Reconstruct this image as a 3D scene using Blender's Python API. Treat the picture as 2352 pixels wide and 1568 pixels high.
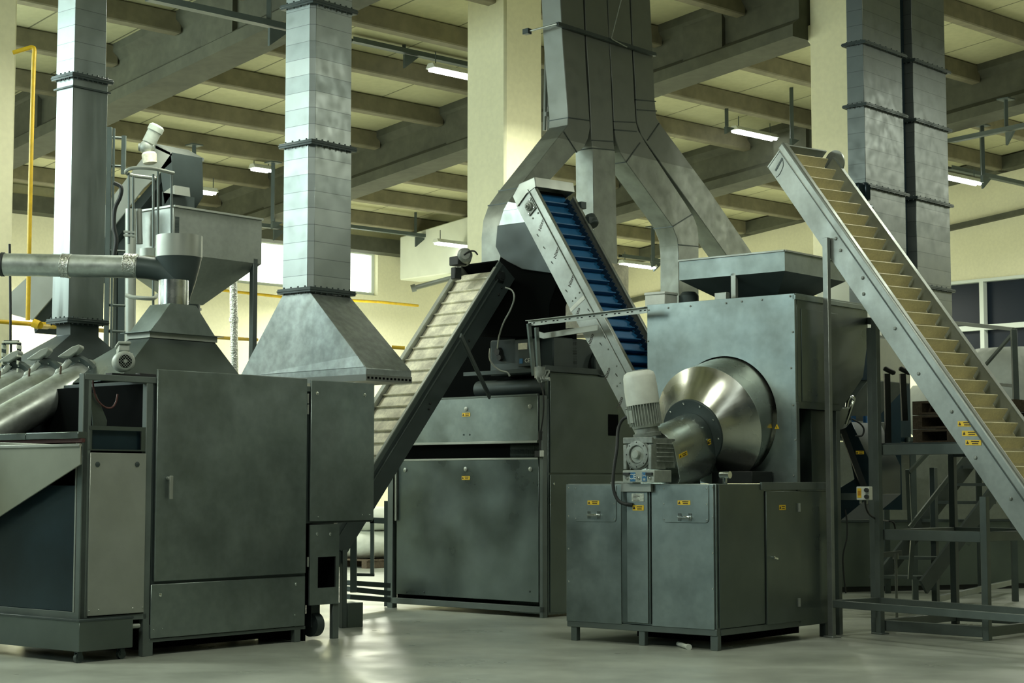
import bpy, bmesh, math, random
from mathutils import Vector, Matrix
random.seed(7)
for o in list(bpy.data.objects): bpy.data.objects.remove(o)
SC = bpy.context.scene
COL = SC.collection
# ---------------------------------------------------------------- camera
FOC, CAMH = 4000.0, 1.3
TH = math.atan(324/FOC)
cd = bpy.data.cameras.new('camera'); cam = bpy.data.objects.new('camera', cd); COL.objects.link(cam)
cam.location = (0, 0, CAMH); cam.rotation_euler = (math.pi/2+TH, 0, 0)
cd.sensor_width = 36; cd.sensor_fit = 'HORIZONTAL'; cd.lens = FOC/2352*36; cd.clip_end = 300; cd.clip_start = .1
SC.camera = cam
HALLDOWN, HALLGLOW = 190, 50
# ---------------------------------------------------------------- colour, world, daylight
vs = SC.view_settings
SC.display_settings.display_device = 'sRGB'
vs.view_transform = 'Standard'; vs.look = 'None'; vs.gamma = 1; vs.exposure = -0.40
vs.use_curve_mapping = False
wd = bpy.data.worlds.new('world'); SC.world = wd; wd.use_nodes = True
bg = wd.node_tree.nodes['Background']; bg.inputs[0].default_value = (.35, .68, .70, 1); bg.inputs[1].default_value = .03
def area(name, loc, target, sx, sy, power, color):
    l = bpy.data.lights.new(name, 'AREA'); l.shape = 'RECTANGLE'; l.size = sx; l.size_y = sy; l.energy = power; l.color = color
    o = bpy.data.objects.new(name, l); COL.objects.link(o); o.location = loc
    o.rotation_euler = (Vector(target)-Vector(loc)).to_track_quat('-Z', 'Y').to_euler()
    return o
# added lights left of the machines; windows assumed, none built; first brightens chimneys
area('added_side_light', (-9.5, 16.8, 5.4), (0, 16.0, 4.3), 8.6, 2.4, 780, (.82, 1, .95))
area('added_side_light', (-14, 7.0, 4.6), (2, 13, 2.6), 4.5, 2.6, 240, (.76, 1, .98))
# daylight from the high windows of the far left wall
area('daylight_far_windows', (-13.5, 27, 4.6), (0, 20, 2.5), 6, 2.0, 180, (.9, 1, .85))
# added lights for assumed lamp rows, no fittings: over the aisle and between the girders all over the hall
area('assumed_aisle_lamps', (1, 6.0, 7.8), (1, 7.5, 0), 16, 1.0, 190, (.92, 1, .93))
HB = math.radians(46.8)
for _s in (8, 14.5, 21, 26.5):
    for _t in (3.5, 9.3, 15.2, 21.0, 27.0):
        _x = -_s*math.cos(HB)+_t*math.sin(HB); _y = _s*math.sin(HB)+_t*math.cos(HB); _z = 7.2-.091*_s
        area('assumed_hall_lamp', (_x, _y, _z), (_x+.001, _y, 0), 1.4, .4, HALLDOWN*(1.6 if _s > 25 or _t > 25 else .5 if 9 < _t < 16 else 1), (.97, 1, .84))
        _l = bpy.data.lights.new('added_lamp_glow', 'POINT'); _l.energy = HALLGLOW*(2.6 if _s > 25 else 1.25); _l.shadow_soft_size = .5; _l.color = (.97, 1, .80)  # point light added under each assumed lamp to brighten ceiling and walls
        _o = bpy.data.objects.new('added_lamp_glow', _l); COL.objects.link(_o); _o.location = (_x, _y, _z-.6)
# ---------------------------------------------------------------- geometry of sight lines (to place measured points in the hall)
_c, _s = math.cos(TH), math.sin(TH)
def ray(px, py):
    x = (px-1176)/FOC; y = (784-py)/FOC
    return Vector((x, _c-y*_s, _s+y*_c))
E0 = Vector((0, 0, CAMH))
def at(px, py, Y):
    r = ray(px, py); return E0 + r*(Y/r.y)
def onz(px, py, z=0.0):
    r = ray(px, py); return E0 + r*((z-CAMH)/r.z)
def onpl(px, py, P, n):
    r = ray(px, py); return E0 + r*((P-E0).dot(n)/r.dot(n))
class Fr:
    """local frame: a = rightwards/nearer, b = rightwards/away, both horizontal"""
    def __init__(s, o, az):
        s.o = Vector((o[0], o[1], 0)); t = math.radians(az); s.az = t
        s.a = Vector((math.cos(t), -math.sin(t), 0)); s.b = Vector((math.sin(t), math.cos(t), 0))
    def p(s, u, v, z): return s.o + s.a*u + s.b*v + Vector((0, 0, z))
    def l(s, P): d = P-s.o; return (d.dot(s.a), d.dot(s.b), P.z)
    def fu(s, px, py, v=0.0):
        q = s.l(onpl(px, py, s.p(0, v, 0), s.b)); return (q[0], q[2])
    def fv(s, px, py, u=0.0):
        q = s.l(onpl(px, py, s.p(u, 0, 0), s.a)); return (q[1], q[2])
    def fz(s, px, py, z):
        q = s.l(onz(px, py, z)); return (q[0], q[1])
# ---------------------------------------------------------------- materials
MATS = {}
def mat(name, col, rough=.5, metal=0.0, var=.0, vscale=3.0, rvar=.0, bump=.0, bscale=2.0, emit=None, estr=0, spots=0, stretch=None, var2=None, v2scale=30.):
    if name in MATS: return MATS[name]
    m = bpy.data.materials.new(name); m.use_nodes = True; nt = m.node_tree; N = nt.nodes; L = nt.links
    b = N['Principled BSDF']
    b.inputs['Base Color'].default_value = (*col, 1); b.inputs['Roughness'].default_value = rough; b.inputs['Metallic'].default_value = metal
    if emit:
        b.inputs['Emission Color'].default_value = (*emit, 1); b.inputs['Emission Strength'].default_value = estr
    if var or rvar or bump:
        tc = N.new('ShaderNodeTexCoord'); mp = N.new('ShaderNodeMapping'); L.new(tc.outputs['Object'], mp.inputs[0])
        if stretch: mp.inputs['Scale'].default_value = stretch
        nz = N.new('ShaderNodeTexNoise'); nz.inputs['Scale'].default_value = vscale; nz.inputs['Detail'].default_value = 5; nz.inputs['Roughness'].default_value = .55
        L.new(mp.outputs[0], nz.inputs['Vector'])
        rm = N.new('ShaderNodeMapRange'); rm.inputs[1].default_value = .3; rm.inputs[2].default_value = .7
        L.new(nz.outputs['Fac'], rm.inputs[0])
        if var:
            mx = N.new('ShaderNodeMix'); mx.data_type = 'RGBA'
            c2 = var2 or tuple(c*(1-var) for c in col)
            mx.inputs[6].default_value = (*c2, 1); mx.inputs[7].default_value = (*[min(1, c*(1+var*.5)) for c in col], 1)
            L.new(rm.outputs[0], mx.inputs[0])
            out = mx.outputs[2]
            if spots:
                n2 = N.new('ShaderNodeTexNoise'); n2.inputs['Scale'].default_value = v2scale; n2.inputs['Detail'].default_value = 3
                L.new(mp.outputs[0], n2.inputs['Vector'])
                r2 = N.new('ShaderNodeMapRange'); r2.inputs[1].default_value = .35; r2.inputs[2].default_value = .65; r2.inputs[3].default_value = 1-spots; r2.inputs[4].default_value = 1+spots
                L.new(n2.outputs['Fac'], r2.inputs[0])
                m2 = N.new('ShaderNodeMix'); m2.data_type = 'RGBA'; m2.blend_type = 'MULTIPLY'; m2.inputs[0].default_value = 1
                L.new(out, m2.inputs[6]); cm = N.new('ShaderNodeCombineColor')
                for i in range(3): L.new(r2.outputs[0], cm.inputs[i])
                L.new(cm.outputs[0], m2.inputs[7]); out = m2.outputs[2]
            L.new(out, b.inputs['Base Color'])
        if rvar:
            n3 = N.new('ShaderNodeTexNoise'); n3.inputs['Scale'].default_value = vscale*1.7; n3.inputs['Detail'].default_value = 4
            L.new(mp.outputs[0], n3.inputs['Vector'])
            r3 = N.new('ShaderNodeMapRange'); r3.inputs[1].default_value = .3; r3.inputs[2].default_value = .7
            r3.inputs[3].default_value = max(.05, rough-rvar); r3.inputs[4].default_value = min(1, rough+rvar)
            L.new(n3.outputs['Fac'], r3.inputs[0]); L.new(r3.outputs[0], b.inputs['Roughness'])
        if bump:
            n4 = N.new('ShaderNodeTexNoise'); n4.inputs['Scale'].default_value = bscale; n4.inputs['Detail'].default_value = 2
            L.new(mp.outputs[0], n4.inputs['Vector'])
            bp = N.new('ShaderNodeBump'); bp.inputs['Strength'].default_value = 1; bp.inputs['Distance'].default_value = bump
            L.new(n4.outputs['Fac'], bp.inputs['Height']); L.new(bp.outputs[0], b.inputs['Normal'])
    MATS[name] = m; return m
def M_(n): return MATS[n]
def make_bands(name, col, col2, period, rough, metal, axis='Z', dirt=.12):
    """galvanised sheet with horizontal seam bands of slightly different tone"""
    m = mat(name, col, rough, metal, var=dirt, vscale=5, rvar=.08, bump=.0012, bscale=3)
    nt = m.node_tree; N = nt.nodes; L = nt.links; b = N['Principled BSDF']
    src = b.inputs['Base Color'].links[0].from_socket
    tc = N.new('ShaderNodeTexCoord'); sp = N.new('ShaderNodeSeparateXYZ'); L.new(tc.outputs['Object'], sp.inputs[0])
    mt = N.new('ShaderNodeMath'); mt.operation = 'DIVIDE'; mt.inputs[1].default_value = period; L.new(sp.outputs[axis], mt.inputs[0])
    fl = N.new('ShaderNodeMath'); fl.operation = 'FLOOR'; L.new(mt.outputs[0], fl.inputs[0])
    wn = N.new('ShaderNodeTexWhiteNoise'); wn.noise_dimensions = '1D'; L.new(fl.outputs[0], wn.inputs['W'])
    fr = N.new('ShaderNodeMath'); fr.operation = 'FRACT'; L.new(mt.outputs[0], fr.inputs[0])
    ln = N.new('ShaderNodeMath'); ln.operation = 'LESS_THAN'; ln.inputs[1].default_value = .035; L.new(fr.outputs[0], ln.inputs[0])
    mx = N.new('ShaderNodeMix'); mx.data_type = 'RGBA'; L.new(wn.outputs['Value'], mx.inputs[0]); L.new(src, mx.inputs[6]); mx.inputs[7].default_value = (*col2, 1)
    m2 = N.new('ShaderNodeMix'); m2.data_type = 'RGBA'; L.new(ln.outputs[0], m2.inputs[0]); L.new(mx.outputs[2], m2.inputs[6]); m2.inputs[7].default_value = (*[c*.62 for c in col], 1)
    L.new(m2.outputs[2], b.inputs['Base Color'])
    return m
ST = (.50, .57, .55)
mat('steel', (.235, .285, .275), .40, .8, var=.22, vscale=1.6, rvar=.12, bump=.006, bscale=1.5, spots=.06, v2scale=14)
mat('steel_dimmed', (.15, .19, .185), .36, .85, var=.45, vscale=1.1, rvar=.15, bump=.008, bscale=1.2)  # darker steel copy dimming the centre panels; blotches imitate patchy highlights
mat('tray_steel', (.24, .26, .21), .5, .4, var=.15, vscale=2)
mat('steel_shaded', (.145, .18, .17), .38, .85, var=.2, vscale=1.3, rvar=.12, bump=.008, bscale=1.3)  # darker copy of steel, the shade of side faces put into its colour
mat('steel_light', (.36, .39, .355), .45, .6, var=.15, vscale=2, rvar=.1, bump=.004)
mat('steel_plate', (.28, .31, .29), .42, .65, var=.14, vscale=2.2, rvar=.1, spots=.05, v2scale=20)
mat('steel_dark', (.055, .075, .075), .5, .4, var=.25, vscale=2, rvar=.1)
mat('steel_polished', (.66, .70, .66), .24, 1, var=.15, vscale=2.5, rvar=.1, bump=.004, bscale=3)
mat('steel_drum', (.62, .64, .58), .26, 1, var=.2, vscale=2.0, rvar=.1, bump=.012, bscale=2.2)
mat('tube_steel', (.50, .55, .52), .42, .8, var=.25, vscale=4, rvar=.12, spots=.08, v2scale=25)
mat('chrome', (.8, .84, .82), .15, 1)
mat('painted_grey', (.075, .10, .095), .5, .25, var=.15, vscale=3)
mat('painted_frame', (.12, .15, .14), .5, .35, var=.18, vscale=4)
mat('bluegrey', (.018, .04, .055), .3, .5, var=.3, vscale=2)
mat('black', (.012, .016, .016), .6)
mat('cavity', (.003, .004, .004), 1)  # near-black without gloss, stands in for shade inside openings
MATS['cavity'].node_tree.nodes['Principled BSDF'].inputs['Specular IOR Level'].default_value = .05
mat('white_paint', (.62, .66, .60), .45, 0, var=.15, vscale=8)
mat('motor_paint', (.33, .37, .33), .5, .1, var=.2, vscale=15, rvar=.1)
mat('cast_grey', (.24, .27, .245), .5, .3, var=.35, vscale=18)
mat('cream_belt', (.78, .72, .47), .55, 0, var=.14, vscale=6, spots=.06, v2scale=60)
mat('cream_dirty', (.74, .72, .56), .55, 0, var=.4, vscale=7, spots=.1, v2scale=40)
mat('blue_belt', (.012, .11, .26), .45, 0, var=.15, vscale=8)
mat('blue_dark', (.006, .03, .07), .55)
mat('blue_label', (.02, .13, .28), .4)
mat('blue_frame', (.02, .12, .33), .5)
mat('yellow_label', (.78, .52, .02), .5, var=.15, vscale=40)
mat('ink', (.02, .015, .01), .6)
mat('orange_ink', (.5, .22, .01), .6)
mat('paper', (.5, .55, .48), .6, var=.3, vscale=60)
mat('gas_yellow', (.62, .40, .012), .4, var=.2, vscale=10)
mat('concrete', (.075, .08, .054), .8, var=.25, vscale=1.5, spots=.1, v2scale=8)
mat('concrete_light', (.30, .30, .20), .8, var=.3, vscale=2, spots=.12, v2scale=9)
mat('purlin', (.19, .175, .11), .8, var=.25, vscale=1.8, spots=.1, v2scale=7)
mat('cream_wall', (.75, .73, .52), .75, var=.07, vscale=.6, spots=.03, v2scale=20)
mat('cream_pillar', (.80, .78, .54), .7, var=.06, vscale=.8, spots=.03, v2scale=15)
mat('foil', (.6, .62, .58), .3, .9, var=.3, vscale=30, bump=.01, bscale=60)
mat('wood', (.10, .075, .05), .8, var=.4, vscale=10, stretch=(1, 6, 6))
mat('sack', (.62, .66, .60), .7, var=.12, vscale=3, bump=.03, bscale=5)
mat('sack_grey', (.40, .44, .41), .7, var=.2, vscale=3, bump=.03, bscale=5)
mat('plaster_white', (.68, .72, .62), .7, var=.08, vscale=2)
mat('red_strip', (.06, .014, .012), .6)
mat('red_plastic', (.3, .05, .06), .5)
mat('glass_dark', (.006, .012, .022), .4, 0)
mat('frame_white', (.6, .66, .62), .5)
mat('lamp_tube', (1, 1, 1), .4, emit=(.93, 1, .97), estr=14)
mat('window_sky', (1, 1, 1), .6, emit=(.93, 1, .86), estr=3.0)
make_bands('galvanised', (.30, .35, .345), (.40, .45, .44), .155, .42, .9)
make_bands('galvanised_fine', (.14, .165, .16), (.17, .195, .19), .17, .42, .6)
make_bands('galvanised_plain', (.28, .31, .28), (.28, .31, .28), 90., .45, .5, dirt=.3)
mat('galvanised_smooth', (.27, .31, .305), .38, .9, var=.12, vscale=2, rvar=.1, stretch=(4, 4, .5))
mat('galvanised_hood', (.30, .34, .33), .46, .75, var=.2, vscale=4, rvar=.08, spots=.10, v2scale=16)
# floor: glossy worn grey epoxy
def floor_mat():
    MATS['glass_dark'].node_tree.nodes['Principled BSDF'].inputs['Specular IOR Level'].default_value = .15
    m = mat('floor_epoxy', (.34, .37, .325), .36, 0, var=.28, vscale=.9, rvar=.1, bump=.0015, bscale=3, spots=.05, v2scale=6, stretch=(1, 1, 1))
    nt = m.node_tree; b = nt.nodes['Principled BSDF']; b.inputs['Specular IOR Level'].default_value = .5
    return m
floor_mat()
def ceil_mat():
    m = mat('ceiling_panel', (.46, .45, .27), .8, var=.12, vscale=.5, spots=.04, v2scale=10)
    nt = m.node_tree; N = nt.nodes; L = nt.links; b = N['Principled BSDF']; src = b.inputs['Base Color'].links[0].from_socket
    tc = N.new('ShaderNodeTexCoord'); sp = N.new('ShaderNodeSeparateXYZ'); L.new(tc.outputs['Object'], sp.inputs[0])
    d = N.new('ShaderNodeMath'); d.operation = 'DIVIDE'; d.inputs[1].default_value = 1.2; L.new(sp.outputs['Y'], d.inputs[0])
    f = N.new('ShaderNodeMath'); f.operation = 'FRACT'; L.new(d.outputs[0], f.inputs[0])
    l = N.new('ShaderNodeMath'); l.operation = 'LESS_THAN'; l.inputs[1].default_value = .022; L.new(f.outputs[0], l.inputs[0])
    mx = N.new('ShaderNodeMix'); mx.data_type = 'RGBA'; L.new(l.outputs[0], mx.inputs[0]); L.new(src, mx.inputs[6]); mx.inputs[7].default_value = (.14, .14, .08, 1)
    L.new(mx.outputs[2], b.inputs['Base Color'])
ceil_mat()
# ---------------------------------------------------------------- mesh builder (everything in hall coordinates)
Z = Vector((0, 0, 1))
class M:
    def __init__(s): s.bm = bmesh.new()
    def hexa(s, p):
        v = [s.bm.verts.new(q) for q in p]
        for f in ((3, 2, 1, 0), (4, 5, 6, 7), (0, 1, 5, 4), (1, 2, 6, 5), (2, 3, 7, 6), (3, 0, 4, 7)): s.bm.faces.new([v[i] for i in f])
        return s
    def box(s, F, u0, u1, v0, v1, z0, z1):
        return s.hexa([F.p(u0, v0, z0), F.p(u1, v0, z0), F.p(u1, v1, z0), F.p(u0, v1, z0), F.p(u0, v0, z1), F.p(u1, v0, z1), F.p(u1, v1, z1), F.p(u0, v1, z1)])
    def prism(s, pts, vec):
        a = [s.bm.verts.new(q) for q in pts]; b = [s.bm.verts.new(q+vec) for q in pts]; n = len(a)
        s.bm.faces.new(a[::-1]); s.bm.faces.new(b)
        for i in range(n): s.bm.faces.new([a[i], a[(i+1) % n], b[(i+1) % n], b[i]])
        return s
    def bar(s, p, q, w, h, up=Z):
        d = (q-p).normalized(); x = d.cross(up)
        if x.length < 1e-4: x = d.cross(Vector((1, 0, 0)))
        x.normalize(); y = x.cross(d)
        o = [-x*w/2-y*h/2, x*w/2-y*h/2, x*w/2+y*h/2, -x*w/2+y*h/2]
        return s.hexa([p+k for k in o]+[q+k for k in o])
    def barf(s, p, q, w, h, side):
        """bar with its w measured along side"""
        d = (q-p).normalized(); x = (side-d*side.dot(d)).normalized(); y = d.cross(x)
        o = [-x*w/2-y*h/2, x*w/2-y*h/2, x*w/2+y*h/2, -x*w/2+y*h/2]
        return s.hexa([p+k for k in o]+[q+k for k in o])
    def loft(s, rings, cap=True, close=True):
        R = [[s.bm.verts.new(q) for q in r] for r in rings]; n = len(R[0])
        for i in range(len(R)-1):
            for j in range(n if close else n-1):
                k = (j+1) % n
                try: s.bm.faces.new([R[i][j], R[i][k], R[i+1][k], R[i+1][j]])
                except ValueError: pass
        if cap and close: s.bm.faces.new(R[0][::-1]); s.bm.faces.new(R[-1])
        return s
    def cyl(s, p, q, r1, r2=None, n=24, cap=True):
        return s.turn(p, (q-p).normalized(), [(0, r1), ((q-p).length, r1 if r2 is None else r2)], n, cap)
    def turn(s, p, d, prof, n=32, cap=True):
        d = d.normalized(); x = d.orthogonal().normalized(); y = d.cross(x)
        return s.loft([[p+d*t+(x*math.cos(2*math.pi*i/n)+y*math.sin(2*math.pi*i/n))*r for i in range(n)] for t, r in prof], cap)
    def tube(s, pts, r, n=10, cap=True):
        pts = [Vector(q) for q in pts]; rings = []; x = None
        for i, q in enumerate(pts):
            d = (pts[min(i+1, len(pts)-1)]-pts[max(i-1, 0)]).normalized()
            if x is None: x = d.orthogonal().normalized()
            x = (x-d*x.dot(d)).normalized(); y = d.cross(x); rr = r[i] if isinstance(r, (list, tuple)) else r
            rings.append([q+(x*math.cos(2*math.pi*k/n)+y*math.sin(2*math.pi*k/n))*rr for k in range(n)])
        return s.loft(rings, cap)
    def sphere(s, c, r, n=12):
        return s.turn(c-Z*r, Z, [(r-r*math.cos(math.pi*i/8), max(1e-3, r*math.sin(math.pi*i/8))) for i in range(9)], n)
    def rect_path(s, pts, w, h, side):
        """rectangular duct along points, w along side"""
        rings = []
        for i, q in enumerate(pts):
            d1 = (pts[i]-pts[i-1]).normalized() if i else (pts[1]-pts[0]).normalized()
            d2 = (pts[i+1]-pts[i]).normalized() if i < len(pts)-1 else d1
            d = (d1+d2).normalized(); y = side.cross(d).normalized(); k = 1/max(.5, d.dot(d1))
            rings.append([q-side*w/2-y*h/2*k, q+side*w/2-y*h/2*k, q+side*w/2+y*h/2*k, q-side*w/2+y*h/2*k])
        return s.loft(rings)
    def build(s, name, material, parent=None, bevel=0, sharp=35, base=None, seg=1, also=()):
        bm = s.bm
        bmesh.ops.recalc_face_normals(bm, faces=bm.faces[:])
        for k, (m2, _mt) in enumerate(also):
            bmesh.ops.recalc_face_normals(m2.bm, faces=m2.bm.faces[:])
            tmp = bpy.data.meshes.new('tmp'); m2.bm.to_mesh(tmp); m2.bm.free(); n0 = len(bm.faces); bm.from_mesh(tmp); bpy.data.meshes.remove(tmp)
            bm.faces.ensure_lookup_table()
            for f in bm.faces[n0:]: f.material_index = k+1
        for f in bm.faces: f.smooth = True
        for e in bm.edges:
            e.smooth = not (len(e.link_faces) != 2 or e.calc_face_angle(0) > math.radians(sharp))
        if parent is not None:
            bm.transform(WM[parent.name].inverted())
            W = WM[parent.name].copy()
        else:
            if base is None:
                lo = Vector((1e9,)*3); hi = -lo
                for v in bm.verts:
                    for i in range(3): lo[i] = min(lo[i], v.co[i]); hi[i] = max(hi[i], v.co[i])
                base = Vector(((lo.x+hi.x)/2, (lo.y+hi.y)/2, lo.z))
            W = Matrix.Translation(base); bm.transform(W.inverted())
        me = bpy.data.meshes.new(name); bm.to_mesh(me); bm.free()
        me.materials.append(MATS[material] if isinstance(material, str) else material)
        for _m2, mt in also: me.materials.append(MATS[mt])
        o = bpy.data.objects.new(name, me); COL.objects.link(o)
        if parent is not None: o.parent = parent; WM[o.name] = W
        else: o.matrix_world = W; o.location = W.translation; WM[o.name] = W
        if bevel:
            bv = o.modifiers.new('bevel', 'BEVEL'); bv.width = bevel; bv.segments = seg; bv.limit_method = 'ANGLE'; bv.angle_limit = math.radians(40)
        return o
WM = {}
def tag(o, label, cat, group=None, kind=None):
    o['label'] = label; o['category'] = cat
    if group: o['group'] = group
    if kind: o['kind'] = kind
    return o
def thing(name, label, cat, base, group=None, az=0):
    o = bpy.data.objects.new(name, None); COL.objects.link(o); o.empty_display_size = .2
    W = Matrix.Translation(Vector(base)) @ Matrix.Rotation(-az, 4, 'Z')
    o.location = W.translation; o.rotation_euler = (0, 0, -az); WM[o.name] = W
    return tag(o, label, cat, group)
def struct(o): o['kind'] = 'structure'; return o
def plabel(o, l): o['label'] = l; return o
def copytree(o, delta, label=None, parent=None):
    c = o.copy(); COL.objects.link(c)
    if parent is not None: c.parent = parent
    else:
        c.location = o.location+delta; W = WM[o.name].copy(); W.translation = W.translation+delta; WM[c.name] = W
        if label: c['label'] = label
    for ch in [x for x in list(COL.objects) if x.parent == o]: copytree(ch, None, None, c)
    return c
# 2D panels on the faces of a frame
def pu(m, F, v, pix, th=.012):                # polygon on plane v=const, thickness towards the viewer (-b)
    return m.prism([F.p(q[0], v, q[1]) for q in (F.fu(x, y, v) for x, y in pix)], -F.b*th)
def pv(m, F, u, pix, th=.012):                # polygon on plane u=const, thickness towards +a
    return m.prism([F.p(u, q[0], q[1]) for q in (F.fv(x, y, u) for x, y in pix)], F.a*th)
def ru(m, F, v, x0, y0, x1, y1, th=.012):     # upright rectangle on v=const from lower-left and upper-right pixels
    a = F.fu(x0, y0, v); b = F.fu(x1, y1, v); return m.box(F, a[0], b[0], v-th, v, a[1], b[1])
def rv(m, F, u, x0, y0, x1, y1, th=.012):
    a = F.fv(x0, y0, u); b = F.fv(x1, y1, u); return m.box(F, u, u+th, a[0], b[0], a[1], b[1])
def text_mesh(txt, size, c, ex, ey, n, name, material, parent, depth=.001, bold=.0):
    cu = bpy.data.curves.new('lettering', 'FONT'); cu.body = txt; cu.size = size; cu.align_x = 'CENTER'; cu.align_y = 'CENTER'; cu.extrude = depth; cu.offset = bold
    to = bpy.data.objects.new('lettering_tmp', cu); COL.objects.link(to)
    dg = bpy.context.evaluated_depsgraph_get(); me = bpy.data.meshes.new_from_object(to.evaluated_get(dg))
    bpy.data.objects.remove(to)
    ex = ex.normalized(); ey = ey.normalized(); n = n.normalized()
    W = Matrix((( ex.x, ey.x, n.x, c.x), (ex.y, ey.y, n.y, c.y), (ex.z, ey.z, n.z, c.z), (0, 0, 0, 1)))
    me.transform((WM[parent.name].inverted() if parent is not None else Matrix.Identity(4)) @ W)
    me.materials.clear(); me.materials.append(MATS[material])
    o = bpy.data.objects.new(name, me); COL.objects.link(o); o.parent = parent; WM[o.name] = WM[parent.name].copy()
    return o
def bolt(m, c, n, r=.008, h=.006): m.turn(c, n, [(0, r), (h*.6, r), (h, r*.6)], 10); return m
def sticker(parent, c, ex, ey, n, w, h, label=None):
    """small yellow warning sticker: plate with a dark triangle and two dark lines of lettering"""
    m = M(); m.prism([c-ex*w/2-ey*h/2, c+ex*w/2-ey*h/2, c+ex*w/2+ey*h/2, c-ex*w/2+ey*h/2], n*.002)
    o = m.build('warning_sticker', 'yellow_label', parent)
    m = M(); t = c-ex*w*.36+n*.002; q = h*.34
    m.prism([t-ex*q-ey*q*.8, t+ex*q-ey*q*.8, t+ey*q], n*.0006)
    for k, (dy, ww) in enumerate(((.2, .5), (-.2, .42))):
        t = c+ex*w*.12+ey*h*dy+n*.002; m.prism([t-ex*w*ww/2-ey*h*.09, t+ex*w*ww/2-ey*h*.09, t+ex*w*ww/2+ey*h*.09, t-ex*w*ww/2+ey*h*.09], n*.0006)
    m.build('printed_marks', 'ink', o)
    return o
def rim(F, c, u=None): pass
# ================================================================ the hall
BAZ = 46.8
FB_ = Fr((0, 0), BAZ)          # u = -s (towards the viewer's right), v = t
ROOFK = .091
def roofz(Z0, s): return Z0-ROOFK*s
def hp(s, t, z): return FB_.p(-s, t, z)
m = M(); m.hexa([Vector(q) for q in ((-60, -12, -.3), (60, -12, -.3), (60, 70, -.3), (-60, 70, -.3), (-60, -12, 0), (60, -12, 0), (60, 70, 0), (-60, 70, 0))])
struct(m.build('floor', 'floor_epoxy', base=Vector((0, 0, 0))))
S1, S0, TB = 28.4, -14.0, 29.8
def slab(s0, s1, t0, t1, Z0, Z1, name, mt, bevel=0):
    c = hp((s0+s1)/2, (t0+t1)/2, 0)
    m = M(); m.hexa([hp(s0, t0, roofz(Z0, s0)), hp(s1, t0, roofz(Z0, s1)), hp(s1, t1, roofz(Z0, s1)), hp(s0, t1, roofz(Z0, s0)),
                     hp(s0, t0, roofz(Z1, s0)), hp(s1, t0, roofz(Z1, s1)), hp(s1, t1, roofz(Z1, s1)), hp(s0, t1, roofz(Z1, s0))])
    # mesh axes follow the hall so that seams run along the girders
    W = Matrix.Translation(hp(0, 0, 0)) @ Matrix.Rotation(-math.radians(BAZ), 4, 'Z')
    bm = m.bm; bm.transform(W.inverted()); bmesh.ops.recalc_face_normals(bm, faces=bm.faces[:])
    me = bpy.data.meshes.new(name); bm.to_mesh(me); bm.free(); me.materials.append(MATS[mt])
    o = bpy.data.objects.new(name, me); COL.objects.link(o); o.location = W.translation; o.rotation_euler = (0, 0, -math.radians(BAZ)); WM[o.name] = W
    if bevel:
        b = o.modifiers.new('bevel', 'BEVEL'); b.width = bevel; b.segments = 1
    return struct(o)
ZG = 8.35      # girder underside level at s=0
ZP = 8.9       # purlin underside
slab(S0, S1+.4, -6, TB+.4, ZP+.28, ZP+.45, 'ceiling', 'ceiling_panel')
trimn = 0
def trim():
    global trimn; trimn += 1; return 'trim_%d' % trimn
# concrete I-girders: bottom flange, web, top flange
def girder(t, s0=S0, s1=S1):
    nm = trim(); m = M()
    prof = [(-.27, 0), (.27, 0), (.27, .16), (.13, .26), (.13, .62), (.24, .72), (.24, .92), (-.24, .92), (-.24, .72), (-.13, .62), (-.13, .26), (-.27, .16)]
    m.loft([[hp(s, t+x, roofz(ZG+y, s)) for x, y in prof] for s in (s0, s1)])
    # stiffener blocks on the web
    for s in range(int(s0)+2, int(s1), 5):
        for sg in (-1, 1):
            x0, x1 = sorted((sg*.12, sg*.2))
            m.hexa([hp(s, t+x0, roofz(ZG+.2, s)), hp(s+.7, t+x0, roofz(ZG+.2, s+.7)), hp(s+.7, t+x1, roofz(ZG+.2, s+.7)), hp(s, t+x1, roofz(ZG+.2, s)),
                    hp(s, t+x0, roofz(ZG+.7, s)), hp(s+.7, t+x0, roofz(ZG+.7, s+.7)), hp(s+.7, t+x1, roofz(ZG+.7, s+.7)), hp(s, t+x1, roofz(ZG+.7, s))])
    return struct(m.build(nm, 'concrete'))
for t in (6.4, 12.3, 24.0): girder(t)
girder(18.2, 13.75)
# purlins between the girders
PS = [10.1, 11.6, 13.15, 14.7, 16.2, 17.75, 19.32, 20.9, 22.5, 24.05, 25.6, 27.2]
for t0, t1 in ((6.55, 12.15), (12.45, 18.05), (18.35, 23.85), (24.15, TB)):
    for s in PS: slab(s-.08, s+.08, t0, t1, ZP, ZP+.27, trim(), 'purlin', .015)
# walls
def wallbox(name, s0, s1, t0, t1, z0, z1, mt='cream_wall'):
    m = M(); m.box(FB_, -s1, -s0, t0, t1, z0, z1); return struct(m.build(name, mt))
# left wall (s = S1) with openings for two bright windows
def wall_with_holes(name, plane, c, lo, hi, z0, z1, holes, th, mt):
    m = M(); cuts = sorted({lo, hi, *[h[0] for h in holes], *[h[1] for h in holes]}); zs = sorted({z0, z1, *[h[2] for h in holes], *[h[3] for h in holes]})
    for i in range(len(cuts)-1):
        for j in range(len(zs)-1):
            x = (cuts[i]+cuts[i+1])/2; y = (zs[j]+zs[j+1])/2
            if any(h[0] < x < h[1] and h[2] < y < h[3] for h in holes): continue
            if plane == 's': m.box(FB_, -c-th, -c, cuts[i], cuts[i+1], zs[j], zs[j+1])
            else: m.box(FB_, cuts[i], cuts[i+1], c, c+th, zs[j], zs[j+1])
    bmesh.ops.remove_doubles(m.bm, verts=m.bm.verts[:], dist=1e-4)
    return struct(m.build(name, mt))
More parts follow.
